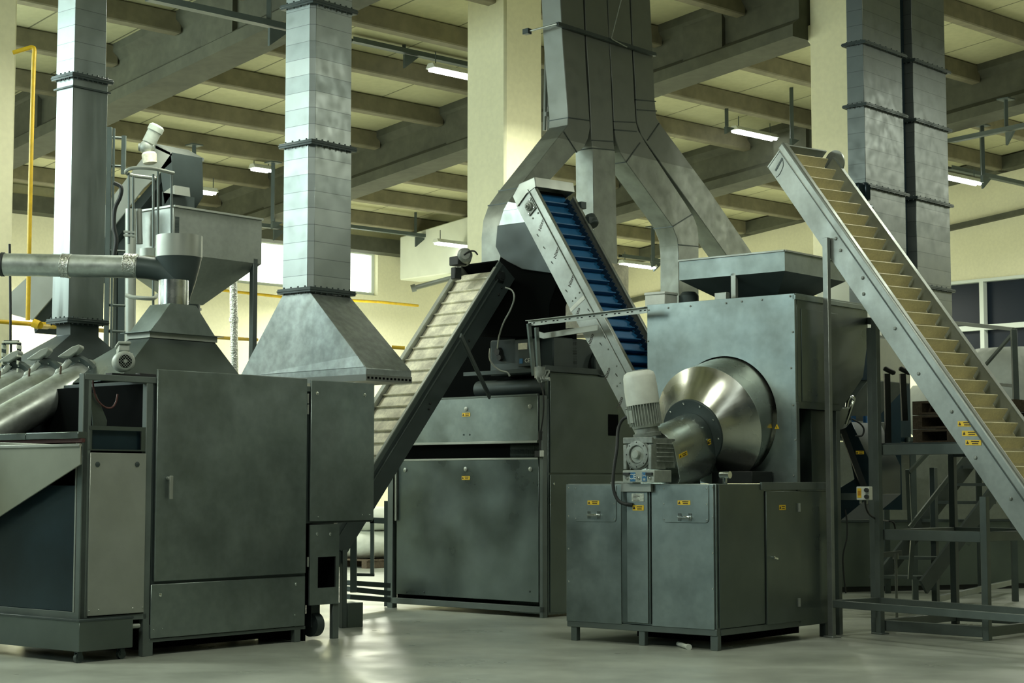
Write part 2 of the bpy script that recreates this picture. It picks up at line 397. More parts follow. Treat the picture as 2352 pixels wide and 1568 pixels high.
# window rectangles measured on the left wall: plane u=-S1
def wv(x, y): return FB_.fv(x, y, -S1)
w1a = wv(585, 655); w1b = wv(700, 560); w2a = wv(790, 672); w2b = wv(868, 578)
zt = w2b[1]; zb = w2a[1]
HOL = [(w1a[0]-.8, w1b[0], zb, zt), (w2a[0], w2b[0], zb, zt)]
WLH = roofz(ZP+.3, S1)
wall_with_holes('wall_left', 's', S1, -6, TB+.3, 0, WLH, HOL, .3, 'cream_wall')
for i, h in enumerate(HOL):
    m = M(); m.box(FB_, -S1-.26, -S1-.24, h[0], h[1], h[2], h[3]); w = struct(m.build('window_%d' % (i+1), 'window_sky'))
    m = M()
    for a, b, c, d in ((h[0], h[1], h[2], h[2]+.07), (h[0], h[1], h[3]-.07, h[3]), (h[0], h[0]+.07, h[2]+.07, h[3]-.07), (h[1]-.07, h[1], h[2]+.07, h[3]-.07)):
        m.box(FB_, -S1-.22, -S1-.12, a, b, c, d)
    m.build('window_frame', 'frame_white', w)
# back wall (t = TB) with the dark strip windows on the right
def wu(x, y): return FB_.fu(x, y, TB)
d0 = wu(2190, 646); d1 = wu(2256, 640); db = wu(2256, 812); dm = wu(2256, 752)
zt2 = d1[1]; zb2 = db[1]; zm2 = dm[1]; px_ = wu(2256, 700)[0]; u0 = px_-4.9; pane = 1.75
hole = (u0, px_+5.2, zb2-.2, zt2)
wall_with_holes('wall_back', 't', TB, -S1, 14, 0, roofz(ZP+.3, -14)+.1, [hole], .3, 'cream_wall')
m = M(); m.box(FB_, hole[0], hole[1], TB+.12, TB+.15, hole[2], hole[3]); w = struct(m.build('window_3', 'glass_dark'))
m = M(); t_ = .05
m.box(FB_, hole[0], hole[1], TB-.03, TB+.12, hole[3]-.06, hole[3]); m.box(FB_, hole[0], hole[1], TB-.03, TB+.12, hole[2], hole[2]+.06)
m.box(FB_, hole[0], hole[1], TB-.02, TB+.1, zm2-.05, zm2+.05)
x = px_
while x > hole[0]: x -= 1.75
x += 1.75
while x < hole[1]: m.box(FB_, x-.045, x+.045, TB-.025, TB+.11, hole[2]+.06, hole[3]-.06); x += 1.75
m.build('window_frame', 'frame_white', w)
# ledge following the roof slope along the back wall
for zz, th in ((ZG-.35, .1),):
    slab(S0, S1, TB-.12, TB, zz, zz+th, trim(), 'concrete')
slab(S0, S1, TB-.3, TB, ZG+.55, ZG+.8, trim(), 'concrete')
slab(S1-.25, S1, 12, TB, ZG+.3, ZG+.6, trim(), 'concrete')
# right-hand side wall far outside the view
wallbox('wall_right', S0-.3, S0, 4, TB, 0, 10.4)
# pillars with corbels
def pillar(px0, px1, pyl, depth, w, name, mt='cream_pillar', corbel=None):
    """left outer edge px0, right outer edge px1 at row pyl"""
    pass
PIL = []
def pillar_at(c, w, d, h, name, extra=None):
    F = Fr((c.x, c.y), BAZ); m = M(); m.box(F, -w/2, w/2, -d/2, d/2, 0, h)
    if extra: extra(m, F)
    return struct(m.build(name, 'cream_pillar', bevel=.02))
p1 = at(1160, 500, 21.8); F1 = Fr((p1.x, p1.y), BAZ)
# pillar 1: its nearest corner is at px 1160; left face 90 px, right face 86 px
wl = -F1.fu(1070, 500, 0)[0]; wr = F1.fv(1247, 500, 0)[0]
m = M(); m.box(F1, -wl, 0, 0, wr, 0, roofz(ZP+.28, 16.6)); struct(m.build(trim(), 'cream_pillar', bevel=.03))
# pillar 2 right: nearest corner hidden behind the ducts; corbel carries the girder
p2 = at(1985, 400, 21.9); F2 = Fr((p2.x, p2.y), BAZ)
wl2 = -F2.fu(1862, 300, 0)[0]
m = M(); m.box(F2, -wl2, 0, 0, .9, 0, roofz(ZP+.28, 12.0))
q0 = F2.fu(1845, 60, 0); q1 = F2.fu(1862, 100, 0); q2 = F2.fu(1847, 85, 0)
m.prism([F2.p(-wl2+.01, 0, q1[1]-.02), F2.p(q2[0], 0, q2[1]), F2.p(q0[0], 0, q0[1]), F2.p(-wl2+.01, 0, q0[1])], F2.b*.6)
struct(m.build(trim(), 'cream_pillar', bevel=.02))
# pillar 3 far left, its right edge leaning into the frame
p3 = at(33, 400, 18.2); F3 = Fr((p3.x, p3.y), BAZ)
m = M(); m.box(F3, -1.0, 0, -.8, 0, 0, 7.2); struct(m.build(trim(), 'cream_pillar', bevel=.03))
m = M(); m.tube([at(22, 560, 16.3), at(24, 700, 16.3), at(24, 790, 16.3)], .012)
tag(m.build('cable', 'black'), 'thin dark cable hanging down the front of the cream pillar at far left', 'cable')
# far concrete pillar seen through the gap left of the centre duct and white boxed air duct on the wall
Fx = FB_
bx0 = at(918, 600, 35.6); FX = Fr((bx0.x, bx0.y), BAZ)
e0 = FX.fv(1110, 600, 0); zt_ = FX.fv(918, 540, 0)[1]; zb_ = FX.fv(918, 643, 0)[1]
ue_ = FX.fu(1105, 600, 0)[0]; sc = -FB_.l(bx0)[0]; zb_ = FX.fu(918, 643, 0)[1]
m = M(); pr = [(0, zb_), (ue_, zb_), (ue_, roofz(ZP-.05, sc-ue_)), (0, roofz(ZP-.05, sc))]
m.prism([FX.p(u, 0, z) for u, z in pr], FX.b*.55)
m2 = M(); m2.box(FX, ue_*.45, ue_*.45+.03, -.01, 0, zb_, zb_+1.0); m2.bm.free()
tag(m.build('air_duct', 'plaster_white', bevel=.02), 'large white boxed air duct high on the far wall', 'duct')
m = M(); m.tube([at(948, 662, 34), at(1060, 632, 34.6)], .05); m.cyl(at(945, 663, 34), at(955, 660, 34), .075)
m.bar(at(1056, 633, 34.5), at(1056, 560, 34.5), .03, .03)
tag(m.build('pipe', 'galvanised_plain'), 'grey metal pipe end sticking out below the white boxed duct', 'pipe')
# cable channels (perforated strut) hung from the roof + lamps
def strut(p, q, hangs, label, name='cable_channel', w=.11, h=.06):
    t = thing(name, label, 'cable tray', (p+q)/2)
    m = M(); d = (q-p).normalized(); s = d.cross(Z).normalized()
    m.bar(p, q, w, .012); m.bar(p+s*w/2+Z*h/2, q+s*w/2+Z*h/2, .01, h); m.bar(p-s*w/2+Z*h/2, q-s*w/2+Z*h/2, .01, h)
    mc = m; m = M(); L = (q-p).length; n = min(120, int(L/.12))
    for i in range(n):
        c = p+d*((i+.5)*L/n)+Z*h*.5
        for sg in (1, -1): m.bar(c-d*.025+s*sg*w*.52, c+d*.025+s*sg*w*.52, .004, .016)
    mc.build('channel', 'painted_grey', t, also=[(m, 'cavity')])
    for f, up in hangs:
        m = M(); c = p+d*L*f; m.bar(c+Z*.02, c+Z*up, .05, .05); m.prism([c-Z*.02-s*.02, c-Z*.22-s*.02, c+d*.26-Z*.02-s*.02], s*.04)
        m.box(Fr((c.x, c.y), BAZ), -.1, .1, -.1, .1, c.z+up-.02, c.z+up)
        m.build('hanger', 'painted_grey', t)
    return t
def roof_hit(px, py, Z0):
    r = ray(px, py); s = -(r.dot(FB_.a)); k = (Z0-CAMH)/(r.z+ROOFK*s); return E0+r*k
def hangs_for(p, q, pxs):
    out = []
    for f, up in pxs: out.append((f, up))
    return out
def lineat(x0, y0, x1, y1, Y0, az=BAZ):
    """horizontal line in direction az from the point at (x0,y0,Y0) to column x1"""
    P = at(x0, y0, Y0); d = Vector((math.sin(math.radians(az)), math.cos(math.radians(az)), 0)); r = ray(x1, y1)
    # solve P+d*k having screen column x1
    tx = r.x/r.y; k = (tx*P.y-P.x)/(d.x-tx*d.y); return P, P+d*k
p, q = lineat(340, 0, 660, 72, 17.8); strut(p, q, [(.86, 1.2)], 'dark perforated cable channel at upper left under the near girder')
p, q = lineat(806, 95, 1130, 158, 23.6); strut(p, q, [(.36, .82)], 'dark perforated cable channel carrying the upper centre lamp')
p, q = lineat(1500, 245, 1880, 330, 29.2); strut(p, q, [(.45, 1.05), (.86, 1.25)], 'cable channel carrying the lamp right of the centre ducts')
p, q = lineat(700, 510, 1075, 553, 33); strut(p, q, [(.66, 1.35)], 'thin cable channel low in front of the bright windows')
p, q = lineat(1425, 590, 1520, 602, 36); strut(p, q, [(.8, 1.5)], 'short cable channel over the lamp behind the blue conveyor')
p, q = lineat(2180, 388, 2400, 432, 29.5); strut(p, q, [(.33, 1.6)], 'cable channel carrying the lamp at the right wall')
p = at(2184, 327, 28.2); q = at(2400, 283, 25.0); strut(p, q, [(.62, .5)], 'cable channel running across under the far girder at upper right')
p, q = lineat(470, 505, 640, 520, 30); strut(p, q, [(.93, 1.6)], 'cable channel above the big steel hopper')
for x, y0, y1, Y in ((440, 332, 476, 27), (1815, 160, 318, 27.6), (1667, 165, 292, 27.6)):
    pass
def lamp(x0, y0, x1, y1, Y, label, az=BAZ, half=.07):
    P, Q = lineat(x0, y0, x1, y1, Y, az); Q = P+(Q-P)
    t = thing('fluorescent_lamp', label, 'lamp', (P+Q)/2, 'fluorescent lamps under the roof')
    d = (Q-P).normalized(); s = d.cross(Z).normalized()
    m = M(); r0 = [P-s*.1, P-s*.05+Z*.07, P+s*.05+Z*.07, P+s*.1]; 
    m.loft([r0, [x+(Q-P) for x in r0]]); m.build('housing', 'white_paint', t)
    m = M(); m.cyl(P+d*.03-Z*.012-s*.045, Q-d*.03-Z*.012-s*.045, .032, n=12); m.build('lamp_tube', 'lamp_tube', t)
    m = M(); m.cyl(P+d*.03-Z*.012+s*.045, Q-d*.03-Z*.012+s*.045, .032, n=12); m.build('lamp_tube', 'lamp_tube', t)
    for f in (.12, .88):
        m = M(); m.cyl(P+(Q-P)*f+Z*.06, P+(Q-P)*f+Z*.25, .008, n=6); m.build('suspension', 'painted_grey', t)
    return t
lamp(988, 156, 1090, 184, 24.0, 'lit fluorescent lamp beside the centre pillar, partly hidden by it')
lamp(1685, 298, 1780, 320, 29.0, 'lit fluorescent lamp hanging right of the centre ducts')
lamp(1426, 604, 1503, 613, 36, 'lit fluorescent lamp just above and behind the blue conveyor')
lamp(1000, 556, 1090, 568, 33.6, 'lit fluorescent lamp in front of the white boxed duct')
lamp(2160, 402, 2248, 418, 29.0, 'lit fluorescent lamp beside the right duct pair, against the yellow wall')
lamp(450, 437, 495, 427, 28.5, 'small glowing strip added for a bright ceiling patch above the big steel hopper')  # added lamp, imitates a lit patch of ceiling
lamp(578, 385, 622, 377, 29.0, 'small glowing strip added for a bright ceiling patch left of the tall banded chimney')  # second added lamp for a bright spot on the ceiling

# further hanger rods of the cable channels
def hangers(label, lst):
    for x0, y0, x1, y1, Y, foot in lst:
        t = thing('hanger_rod', label % foot, 'hanger', at(x1, y1, Y), 'dark hanger rods under the roof'); m = M(); p = at(x1, y1, Y); q = Vector((p.x, p.y, at(x0, y0, Y).z)); m.bar(p, q, .055, .055)
        m.box(Fr((p.x, p.y), BAZ), -.1, .1, -.1, .1, q.z-.02, q.z); m.build('rod', 'painted_grey', t)
        m = M(); m.prism([p-Z*.0, p-Z*.12, p+FB_.b*.2], -FB_.a*.05); m.build('foot_bracket', 'painted_grey', t)
hangers('dark steel hanger rod under the roof, %s', [(438, 332, 444, 478, 26.5, 'above the big steel hopper'), (625, 372, 626, 508, 27.5, 'close to the banded chimney'), (1667, 165, 1669, 290, 27.6, 'directly behind the bending ducts'),
    (1814, 160, 1819, 318, 27.6, 'over the top end of the big cream conveyor'), (2252, 287, 2258, 402, 28.0, 'beside the lamp at the yellow wall'), (1497, 520, 1499, 600, 35, 'over the lamp behind the blue conveyor')])
# ================================================================ drum machine (right)
c0 = onz(1648, 1495); FR = Fr((c0.x, c0.y), 40)
W_ = -FR.fu(1303, 1300, 0)[0]; ZT = FR.fu(1648, 1110, 0)[1]; ZB = FR.fu(1648, 1461, 0)[1]; ZR = FR.fu(1648, 1446, 0)[1]
D_ = FR.fv(1903, 1110, 0)[0]
T = thing('roasting_machine', 'grey steel drum machine with a large polished cone and a geared motor in front', 'machine', FR.p(-W_/2, D_/2, 0), az=FR.az)
m = M(); m.box(FR, -W_+.004, -.004, .004, D_, ZR, ZT-.003); m.build('base_cabinet', 'steel', T, bevel=.004)
m = M()
m.box(FR, -W_, 0, -.006, .05, ZB, ZR); m.box(FR, -.05, .006, .05, D_, ZB, ZR); m.box(FR, -W_, -W_+.05, .05, D_, ZB, ZR); m.box(FR, -W_+.05, -.05, D_-.05, D_, ZB, ZR)
m.build('base_frame', 'painted_frame', T, bevel=.003)
def leg(F, u, v, w=.06, h=None, th=.05, nm='leg', mt='painted_frame'):
    mm = M(); mm.box(F, u-w/2, u+w/2, v-th/2, v+th/2, 0, h if h else ZB+.005); return mm.build(nm, mt, T, bevel=.003)
for px_x in (1317, 1473): leg(FR, FR.fu(px_x, 1470, 0)[0], .03)
leg(FR, -.035, .03, .07); leg(FR, -.03, D_-.06); leg(FR, -W_+.03, D_-.06)
# front skin: two side panels, recessed middle strip
def part(m, name, mt, bevel=.002, parent=None, **k): return m.build(name, mt, parent or T, bevel=bevel, **k)
m = M(); ru(m, FR, 0, 1303, 1425, 1428, 1112, .012); part(m, 'front_panel', 'steel')
m = M(); ru(m, FR, 0, 1500, 1437, 1640, 1112, .012); part(m, 'front_panel', 'steel')
m = M(); ru(m, FR, 0, 1432, 1428, 1496, 1112, .02); part(m, 'middle_column', 'steel_shaded')
m = M(); ru(m, FR, -.02, 1443, 1428, 1489, 1130, .012); part(m, 'middle_panel', 'steel')
m = M(); ru(m, FR, -.02, 1431, 1129, 1500, 1110, .03); part(m, 'bracket_plate', 'steel_light')
def hatch(x0, y0, x1, y1, hx, hy, sx, sy):
    a = FR.fu(x0, y0, -.012); b = FR.fu(x1, y1, -.012); r = .03
    P = [(a[0], b[1]), (a[0], a[1]+0.0)] if False else None
    pts = [(a[0], b[1]), (b[0], b[1]), (b[0], a[1]+r)]
    pts += [(b[0]-r+r*math.cos(t), a[1]+r-r*math.sin(t)) for t in (math.pi/6*k for k in range(1, 4))]
    pts += [(a[0]+r-r*math.sin(t), a[1]+r-r*math.cos(t)) for t in (math.pi/6*k for k in range(0, 4))]
    m = M(); m.prism([FR.p(u, -.0125, z) for u, z in pts], -FR.b*.006); h = part(m, 'hatch', 'steel')
    for fx in (.04, .96):
        for fz in (.08, .5, .92):
            m = M(); bolt(m, FR.p(a[0]+(b[0]-a[0])*fx, -.019, a[1]+(b[1]-a[1])*fz), -FR.b, .006); m.build('rivet', 'chrome', h)
    c = FR.fu(hx, hy, -.02); w = .1
    m = M(); pts = [FR.p(c[0]-w/2, -.02, c[1]), FR.p(c[0]-w/2, -.05, c[1]), FR.p(c[0]-w/2+.012, -.06, c[1]), FR.p(c[0]+w/2-.012, -.06, c[1]), FR.p(c[0]+w/2, -.05, c[1]), FR.p(c[0]+w/2, -.02, c[1])]
    m.tube(pts, .008, 8)
    for s in (-1, 1): m.box(FR, c[0]+s*w/2-.014, c[0]+s*w/2+.014, -.024, -.0185, c[1]-.03, c[1]+.03)
    m.build('handle', 'chrome', h)
    c = FR.fu(sx, sy, -.0185); sticker(T, FR.p(c[0], -.0185, c[1]), FR.a, Z, -FR.b, .12, .035)
hatch(1320, 1197, 1416, 1115, 1364, 1182, 1363, 1154)
hatch(1522, 1199, 1628, 1115, 1573, 1187, 1571, 1154)
# name plate + sticker on the middle column
c = FR.fu(1465, 1142, -.033); m = M(); m.box(FR, c[0]-.06, c[0]+.06, -.036, -.033, c[1]-.033, c[1]+.033); np_ = part(m, 'name_plate', 'paper', .001)
m = M()
for k in range(5): m.box(FR, c[0]-.045, c[0]+.02-.01*(k % 3), -.0368, -.036, c[1]-.026+k*.011, c[1]-.0225+k*.011)
m.build('printed_marks', 'ink', np_)
c = FR.fu(1466, 1166, -.033); sticker(T, FR.p(c[0], -.033, c[1]), FR.a, Z, -FR.b, .11, .042)
# small rivets along the front panel edges
for x, ys in ((1306, (1120, 1185, 1260, 1335)), (1637, (1119, 1188, 1270, 1352))):
    for y in ys:
        q = FR.fu(x, y, -.012); m = M(); bolt(m, FR.p(q[0], -.012, q[1]), -FR.b, .007); part(m, 'rivet', 'chrome', 0)
# right side (u = 0)
m = M(); rv(m, FR, 0, 1652, 1443, 1752, 1112, .01); part(m, 'side_panel', 'steel_shaded')
m = M(); rv(m, FR, 0, 1838, 1436, 1900, 1128, .008); part(m, 'side_panel', 'steel_shaded')
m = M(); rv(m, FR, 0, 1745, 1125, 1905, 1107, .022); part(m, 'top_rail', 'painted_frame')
m = M(); rv(m, FR, .0, 1758, 1434, 1833, 1127, .022); dr = part(m, 'door', 'steel_shaded', .004)
q = FR.fv(1774, 1280, .022); m = M(); m.cyl(FR.p(.02, *q), FR.p(.045, *q), .012, n=12); m.bar(FR.p(.045, q[0]-.01, q[1]), FR.p(.045, q[0]+.045, q[1]-.012), .012, .014)
m.build('door_latch', 'chrome', dr)
for y in (1165, 1383):
    q = FR.fv(1834, y, .022); m = M()
    m.box(FR, .02, .03, q[0]-.012, q[0]+.012, q[1]-.035, q[1]+.035); m.cyl(FR.p(.034, q[0], q[1]-.035), FR.p(.034, q[0], q[1]+.035), .008, n=10); m.build('hinge', 'steel_light', dr)
q = FR.fv(1797, 1165, .022); sticker(dr, FR.p(.022, *q), FR.b, Z, FR.a, .1, .04)
# upper housing with round opening
VB = FR.fv(1830, 1107, 0)[0]; WB = -FR.fu(1487, 800, VB)[0]; ZH = FR.fu(1820, 674, VB)[1]; VE = FR.fv(1992, 700, 0)[0]; ZO = FR.fv(1840, 938, 0)[1]
cu, cz = FR.fu(1660, 962, VB); R0 = FR.fu(1660, 809, VB)[1]-cz
def plate_hole(m, F, v, u0, u1, z0, z1, uc, zc, r, th, n=64):
    ring, out = [], []
    for i in range(n):
        t = 2*math.pi*i/n; cx, cy = math.cos(t), math.sin(t); ring.append((uc+r*cx, zc+r*cy))
        k = min(((u1-uc)/cx if cx > 1e-9 else (u0-uc)/cx if cx < -1e-9 else 1e9), ((z1-zc)/cy if cy > 1e-9 else (z0-zc)/cy if cy < -1e-9 else 1e9)); out.append([uc+k*cx, zc+k*cy])
    for cxy in ((u0, z0), (u1, z0), (u1, z1), (u0, z1)):
        i = min(range(n), key=lambda i: (out[i][0]-cxy[0])**2+(out[i][1]-cxy[1])**2); out[i] = list(cxy)
    m.loft([[F.p(a, v+th, b) for a, b in out], [F.p(a, v, b) for a, b in out], [F.p(a, v, b) for a, b in ring], [F.p(a, v+th, b) for a, b in ring], [F.p(a, v+th, b) for a, b in out]], cap=False)
m = M(); plate_hole(m, FR, VB, -WB, 0, ZT, ZH, cu, cz, min(R0, cz-ZT-.01), .03); part(m, 'drum_housing_front', 'steel', 0)
VL = FR.fv(1930, 937, 0)[0]; ZMID = FR.fv(1985, 775, 0)[1]
prof_ = [(VB+.036, ZO), (VL, ZO), (VE-.1, (ZO+ZMID)/2-.02), (VE, ZMID), (VE, ZH-.014)]+[(VB+.036, ZH-.014)]
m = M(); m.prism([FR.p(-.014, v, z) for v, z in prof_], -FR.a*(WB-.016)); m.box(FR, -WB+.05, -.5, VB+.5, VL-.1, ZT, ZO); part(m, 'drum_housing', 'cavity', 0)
m = M(); m.prism([FR.p(-.012, v, z) for v, z in prof_], FR.a*.014); part(m, 'drum_housing_side', 'steel_shaded', .003)
m = M(); m.box(FR, .002, .008, VB+.1, VL-.03, ZO+.06, ZH-.12); part(m, 'side_cover', 'steel_shaded')
m = M(); m.box(FR, -WB, .006, VB+.02, VE, ZH-.012, ZH+.004); m.box(FR, -.02, .012, VB+.0, VE, ZH-.05, ZH-.01); part(m, 'housing_top', 'steel', .003)
m = M(); m.box(FR, -.05, .006, VB, VB+.05, ZB+.02, ZO+.05); part(m, 'corner_post', 'painted_frame', .003)
# open side bay below the housing: back post and dark bay
m = M(); m.box(FR, -.06, 0, VL-.07, VL-.01, 0, ZO); part(m, 'corner_post', 'painted_frame', .003)
for x, y in ((1490, 712), (1535, 707), (1586, 703), (1668, 696), (1704, 692), (1750, 688), (1815, 680), (1489, 783), (1488, 860), (1821, 762), (1817, 845), (1822, 930), (1827, 1010), (1823, 1092)):
    q = FR.fu(x, y, VB); m = M(); bolt(m, FR.p(q[0], VB, q[1]), -FR.b, .009, .007); part(m, 'rivet', 'cast_grey', 0)
q = FR.fu(1785, 980, VB); m = M(); c = FR.p(q[0], VB-.002, q[1])
m.prism([c-FR.a*.022-Z*.016, c+FR.a*.022-Z*.016, c+Z*.024], -FR.b*.002); m2 = M(); c2 = c-FR.b*.002-Z*.003; m2.prism([c2-FR.a*.003-Z*.008, c2+FR.a*.003-Z*.008, c2+FR.a*.003+Z*.01, c2-FR.a*.003+Z*.01], -FR.b*.001)
part(m, 'warning_sticker', 'yellow_label', 0, also=[(m2, 'ink')])
# drum: axis tilts down towards the viewer
C0 = FR.p(cu, VB, cz)
tilt = math.radians(16); DA = (-FR.b*math.cos(tilt)-Z*math.sin(tilt)).normalized()
RD = R0*.90
m = M(); m.turn(C0-DA*.35, DA, [(0, RD*.98), (.35+.225, RD)], 72); part(m, 'drum', 'steel_drum', 0)
m = M(); m.turn(C0+DA*.22, DA, [(0, RD), (.012, RD*1.003), (.235, .285), (.252, .28)], 72); part(m, 'drum_cone', 'steel_drum', 0)
CC = C0+DA*(.22+.252)
m = M(); m.turn(CC, DA, [(0, .293), (.012, .293), (.02, .288)], 56); clr = part(m, 'collar_disc', 'steel_dark', 0)
sx = DA.cross(Z).normalized(); sy = sx.cross(DA)
for k in range(10):
    t = 2*math.pi*(k+.3)/10; m = M(); bolt(m, CC+DA*.02+(sx*math.cos(t)+sy*math.sin(t))*.262, DA, .009, .01); m.build('bolt', 'chrome', clr)
# gear cover: arched box along the axis
if sx.dot(FR.a) < 0: sx = -sx
prof = [(-.2, -.33)]+[(.2*-math.cos(math.pi*k/14), .2*math.sin(math.pi*k/14)) for k in range(15)]+[(.2, -.22), (.13, -.33)]
L0 = .022; L1 = .58
m = M(); m.loft([[CC+DA*L+sx*x+sy*(y-.02) for x, y in prof] for L in (L0, L1)]); gc = part(m, 'gear_cover', 'steel_polished', .003)
b_ = CC+DA*(L1-.1)+sx*.201+sy*(-.06); sticker(gc, b_, -DA, sy, sx, .12, .035)
b_ = CC+DA*.08+sx*.201+sy*(-.06); sticker(gc, b_, -DA, sy, sx, .04, .045)
m = M(); m.prism([CC+DA*.15-sx*.1-sy*.27, CC+DA*.15+sx*.1-sy*.27, CC+DA*.15+sx*.14-sy*.27-Z*.3, CC+DA*.15-sx*.1-sy*.27-Z*.3], DA*.4)
part(m, 'gear_support', 'steel_dark', .003)
# dark drive hump behind the cabinet edge, small chrome elbow
q = FR.fv(1690, 1085, -.3); m = M(); c = FR.p(-.32, .62, ZT); m.cyl(c, c+Z*.07, .02, n=14); m.turn(c+Z*.07, FR.a, [(-.04, .03), (.05, .03)], 16); part(m, 'valve', 'chrome', 0)
m = M(); m.box(FR, -.62, -.22, VB-.34, VB-.02, ZT, ZT+.1); part(m, 'drum_support', 'black', .004)
m = M(); m.box(FR, -1.25, -1.02, .3, .55, ZT, ZT+.012); m.box(FR, -1.22, -1.08, .32, .52, ZT+.012, ZT+.02); part(m, 'lid_plate', 'steel_light', .002)
# gearbox and motor on a white bracket
GB = FR.fu(1466, 1092, -.05); gb = FR.p(GB[0], -.05, GB[1])
m = M(); a = FR.fu(1430, 1108, -.1); b = FR.fu(1503, 1079, -.1); m.box(FR, a[0], b[0], -.1, .14, a[1], b[1]); bk = part(m, 'gearbox_bracket', 'motor_paint', .006, seg=2)
ctr = (a[0]+b[0])/2; hz = (a[1]+b[1])/2-.004
for dx, w in ((-.055, .05), (.06, .045)):
    m = M(); m.box(FR, ctr+dx-w/2, ctr+dx+w/2, -.103, -.1, hz-.036, hz+.036); pl = m.build('blue_label', 'blue_label', bk)
    if dx < 0: text_mesh('CE', .062, FR.p(ctr+dx, -.1035, hz), FR.a, Z, -FR.b, 'lettering', 'white_paint', pl)
    else:
        m = M(); c = FR.p(ctr+dx, -.103, hz+.014)
        m.box(FR, ctr+dx-.016, ctr+dx-.011, -.104, -.103, hz, hz+.026); m.box(FR, ctr+dx+.011, ctr+dx+.016, -.104, -.103, hz, hz+.026); m.box(FR, ctr+dx-.011, ctr+dx+.011, -.104, -.103, hz+.008, hz+.012); m.box(FR, ctr+dx-.012, ctr+dx+.012, -.104, -.103, hz-.03, hz-.012)
        m.build('printed_marks', 'steel_light', pl)
for dx in (-.112, .003, .112):
    m = M(); bolt(m, FR.p(ctr+dx, -.1, hz-.01), -FR.b, .013, .014); m.build('bolt', 'chrome', bk)
for dx in (-.112, .112):
    m = M(); m.box(FR, ctr+dx-.03, ctr+dx+.03, -.118, -.1, hz+.012, hz+.034); m.build('terminal_block', 'black', bk)
a = FR.fu(1432, 1078, -.1); b = FR.fu(1495, 1003, -.1); GC = FR.p((a[0]+b[0])/2, .05, (a[1]+b[1])/2)
gw = (b[0]-a[0])/2; gh = (b[1]-a[1])/2
m = M(); m.box(FR, a[0], b[0], -.07, .24, a[1]+.012, b[1]-.01); m.box(FR, a[0]-.012, b[0]+.005, -.09, -.065, b[1]-.05, b[1])
m.box(FR, a[0]-.003, a[0]+.03, -.1, .1, a[1], b[1]-.06); m.box(FR, b[0]-.03, b[0]+.003, -.1, .1, a[1], b[1]-.06)
for k in range(5): m.box(FR, b[0]-.002, b[0]+.014, -.03, .2, a[1]+.06+.035*k, a[1]+.07+.035*k)
gx = part(m, 'gearbox', 'cast_grey', .006, seg=2)
fc = FR.p((a[0]+b[0])/2-.005, -.07, (a[1]+b[1])/2-.01)
m = M(); m.turn(fc, -FR.b, [(0, .125), (.012, .125), (.016, .112), (.03, .11), (.034, .085), (.034, .075), (.012, .07)], 40); fl = m.build('output_flange', 'cast_grey', gx)
m = M(); m.turn(fc, -FR.b, [(0.0, .066), (.02, .066), (.022, .034), (.05, .032), (.054, .028)], 28); m.build('output_shaft', 'motor_paint', gx)
for k in range(8):
    t = 2*math.pi*k/8; m = M(); bolt(m, fc-FR.b*.03+(FR.a*math.cos(t)+Z*math.sin(t))*.098, -FR.b, .006, .005); m.build('bolt', 'black', gx)
for k in range(10):
    t = 2*math.pi*(k+.5)/10; d = FR.a*math.cos(t)+Z*math.sin(t); m = M(); m.bar(fc-FR.b*.001+d*.1, fc-FR.b*.001+d*.145, .008, .012); m.build('rib', 'cast_grey', gx)
# motor
mb = at(1487, 1000, GC.y-.02); mt_ = at(1466, 852, GC.y-.02+.0); MD = (mt_-mb).normalized(); ML = (mt_-mb).length
m = M(); m.turn(mb-MD*.01, MD, [(0, .112), (.03, .115), (.035, .098), (.075, .096)], 32); mo = part(m, 'motor_flange', 'cast_grey', 0)
m = M(); m.turn(mb, MD, [(.065, .108), (.075, .112), (ML*.5, .112)], 32); mbod = part(m, 'motor_body', 'motor_paint', 0)
mx_ = MD.orthogonal().normalized(); my_ = MD.cross(mx_)
for k in range(34):
    t = 2*math.pi*k/34; d = mx_*math.cos(t)+my_*math.sin(t); m = M(); s = MD.cross(d)
    m.barf(mb+d*.121+MD*.085, mb+d*.121+MD*(ML*.5), .0055, .022, s); m.build('cooling_fin', 'motor_paint', mbod)
m = M(); m.turn(mb, MD, [(ML*.5-.01, .134), (ML*.5+.02, .136), (ML*.5+.13, .136), (ML-.05, .131), (ML-.02, .122), (ML-.004, .098), (ML, .09)], 40); cap = part(m, 'fan_cowl', 'white_paint', 0, sharp=50)
m = M(); m.turn(mb+MD*ML, MD, [(-.001, .088), (.003, .088)], 32); m.build('fan_grille', 'steel_dark', cap)
m = M()
for k in range(-5, 6): 
    w = math.sqrt(max(0, .086**2-(k*.015)**2)); m.bar(mb+MD*(ML+.005)+mx_*k*.015-my_*w, mb+MD*(ML+.005)+mx_*k*.015+my_*w, .004, .003)
m.build('grille_bar', 'motor_paint', cap)
m = M(); c = mb+MD*.17-FR.b*.128-FR.a*.0; d = (-FR.b*.9-FR.a*.3).normalized(); c = mb+MD*.15+d*.12; e = MD.cross(d)
m.prism([c-e*.02-MD*.05, c+e*.02-MD*.05, c+e*.02+MD*.05, c-e*.02+MD*.05], d*.018); m.build('rating_plate', 'motor_paint', mbod)
tb = mb+MD*.16-FR.a*.13+FR.b*.02
m = M(); m.barf(tb-MD*.06, tb+MD*.06, .06, .1, FR.a); m.barf(tb+MD*.061, tb+MD*.075, .07, .11, FR.a); part(m, 'terminal_box', 'motor_paint', .006)
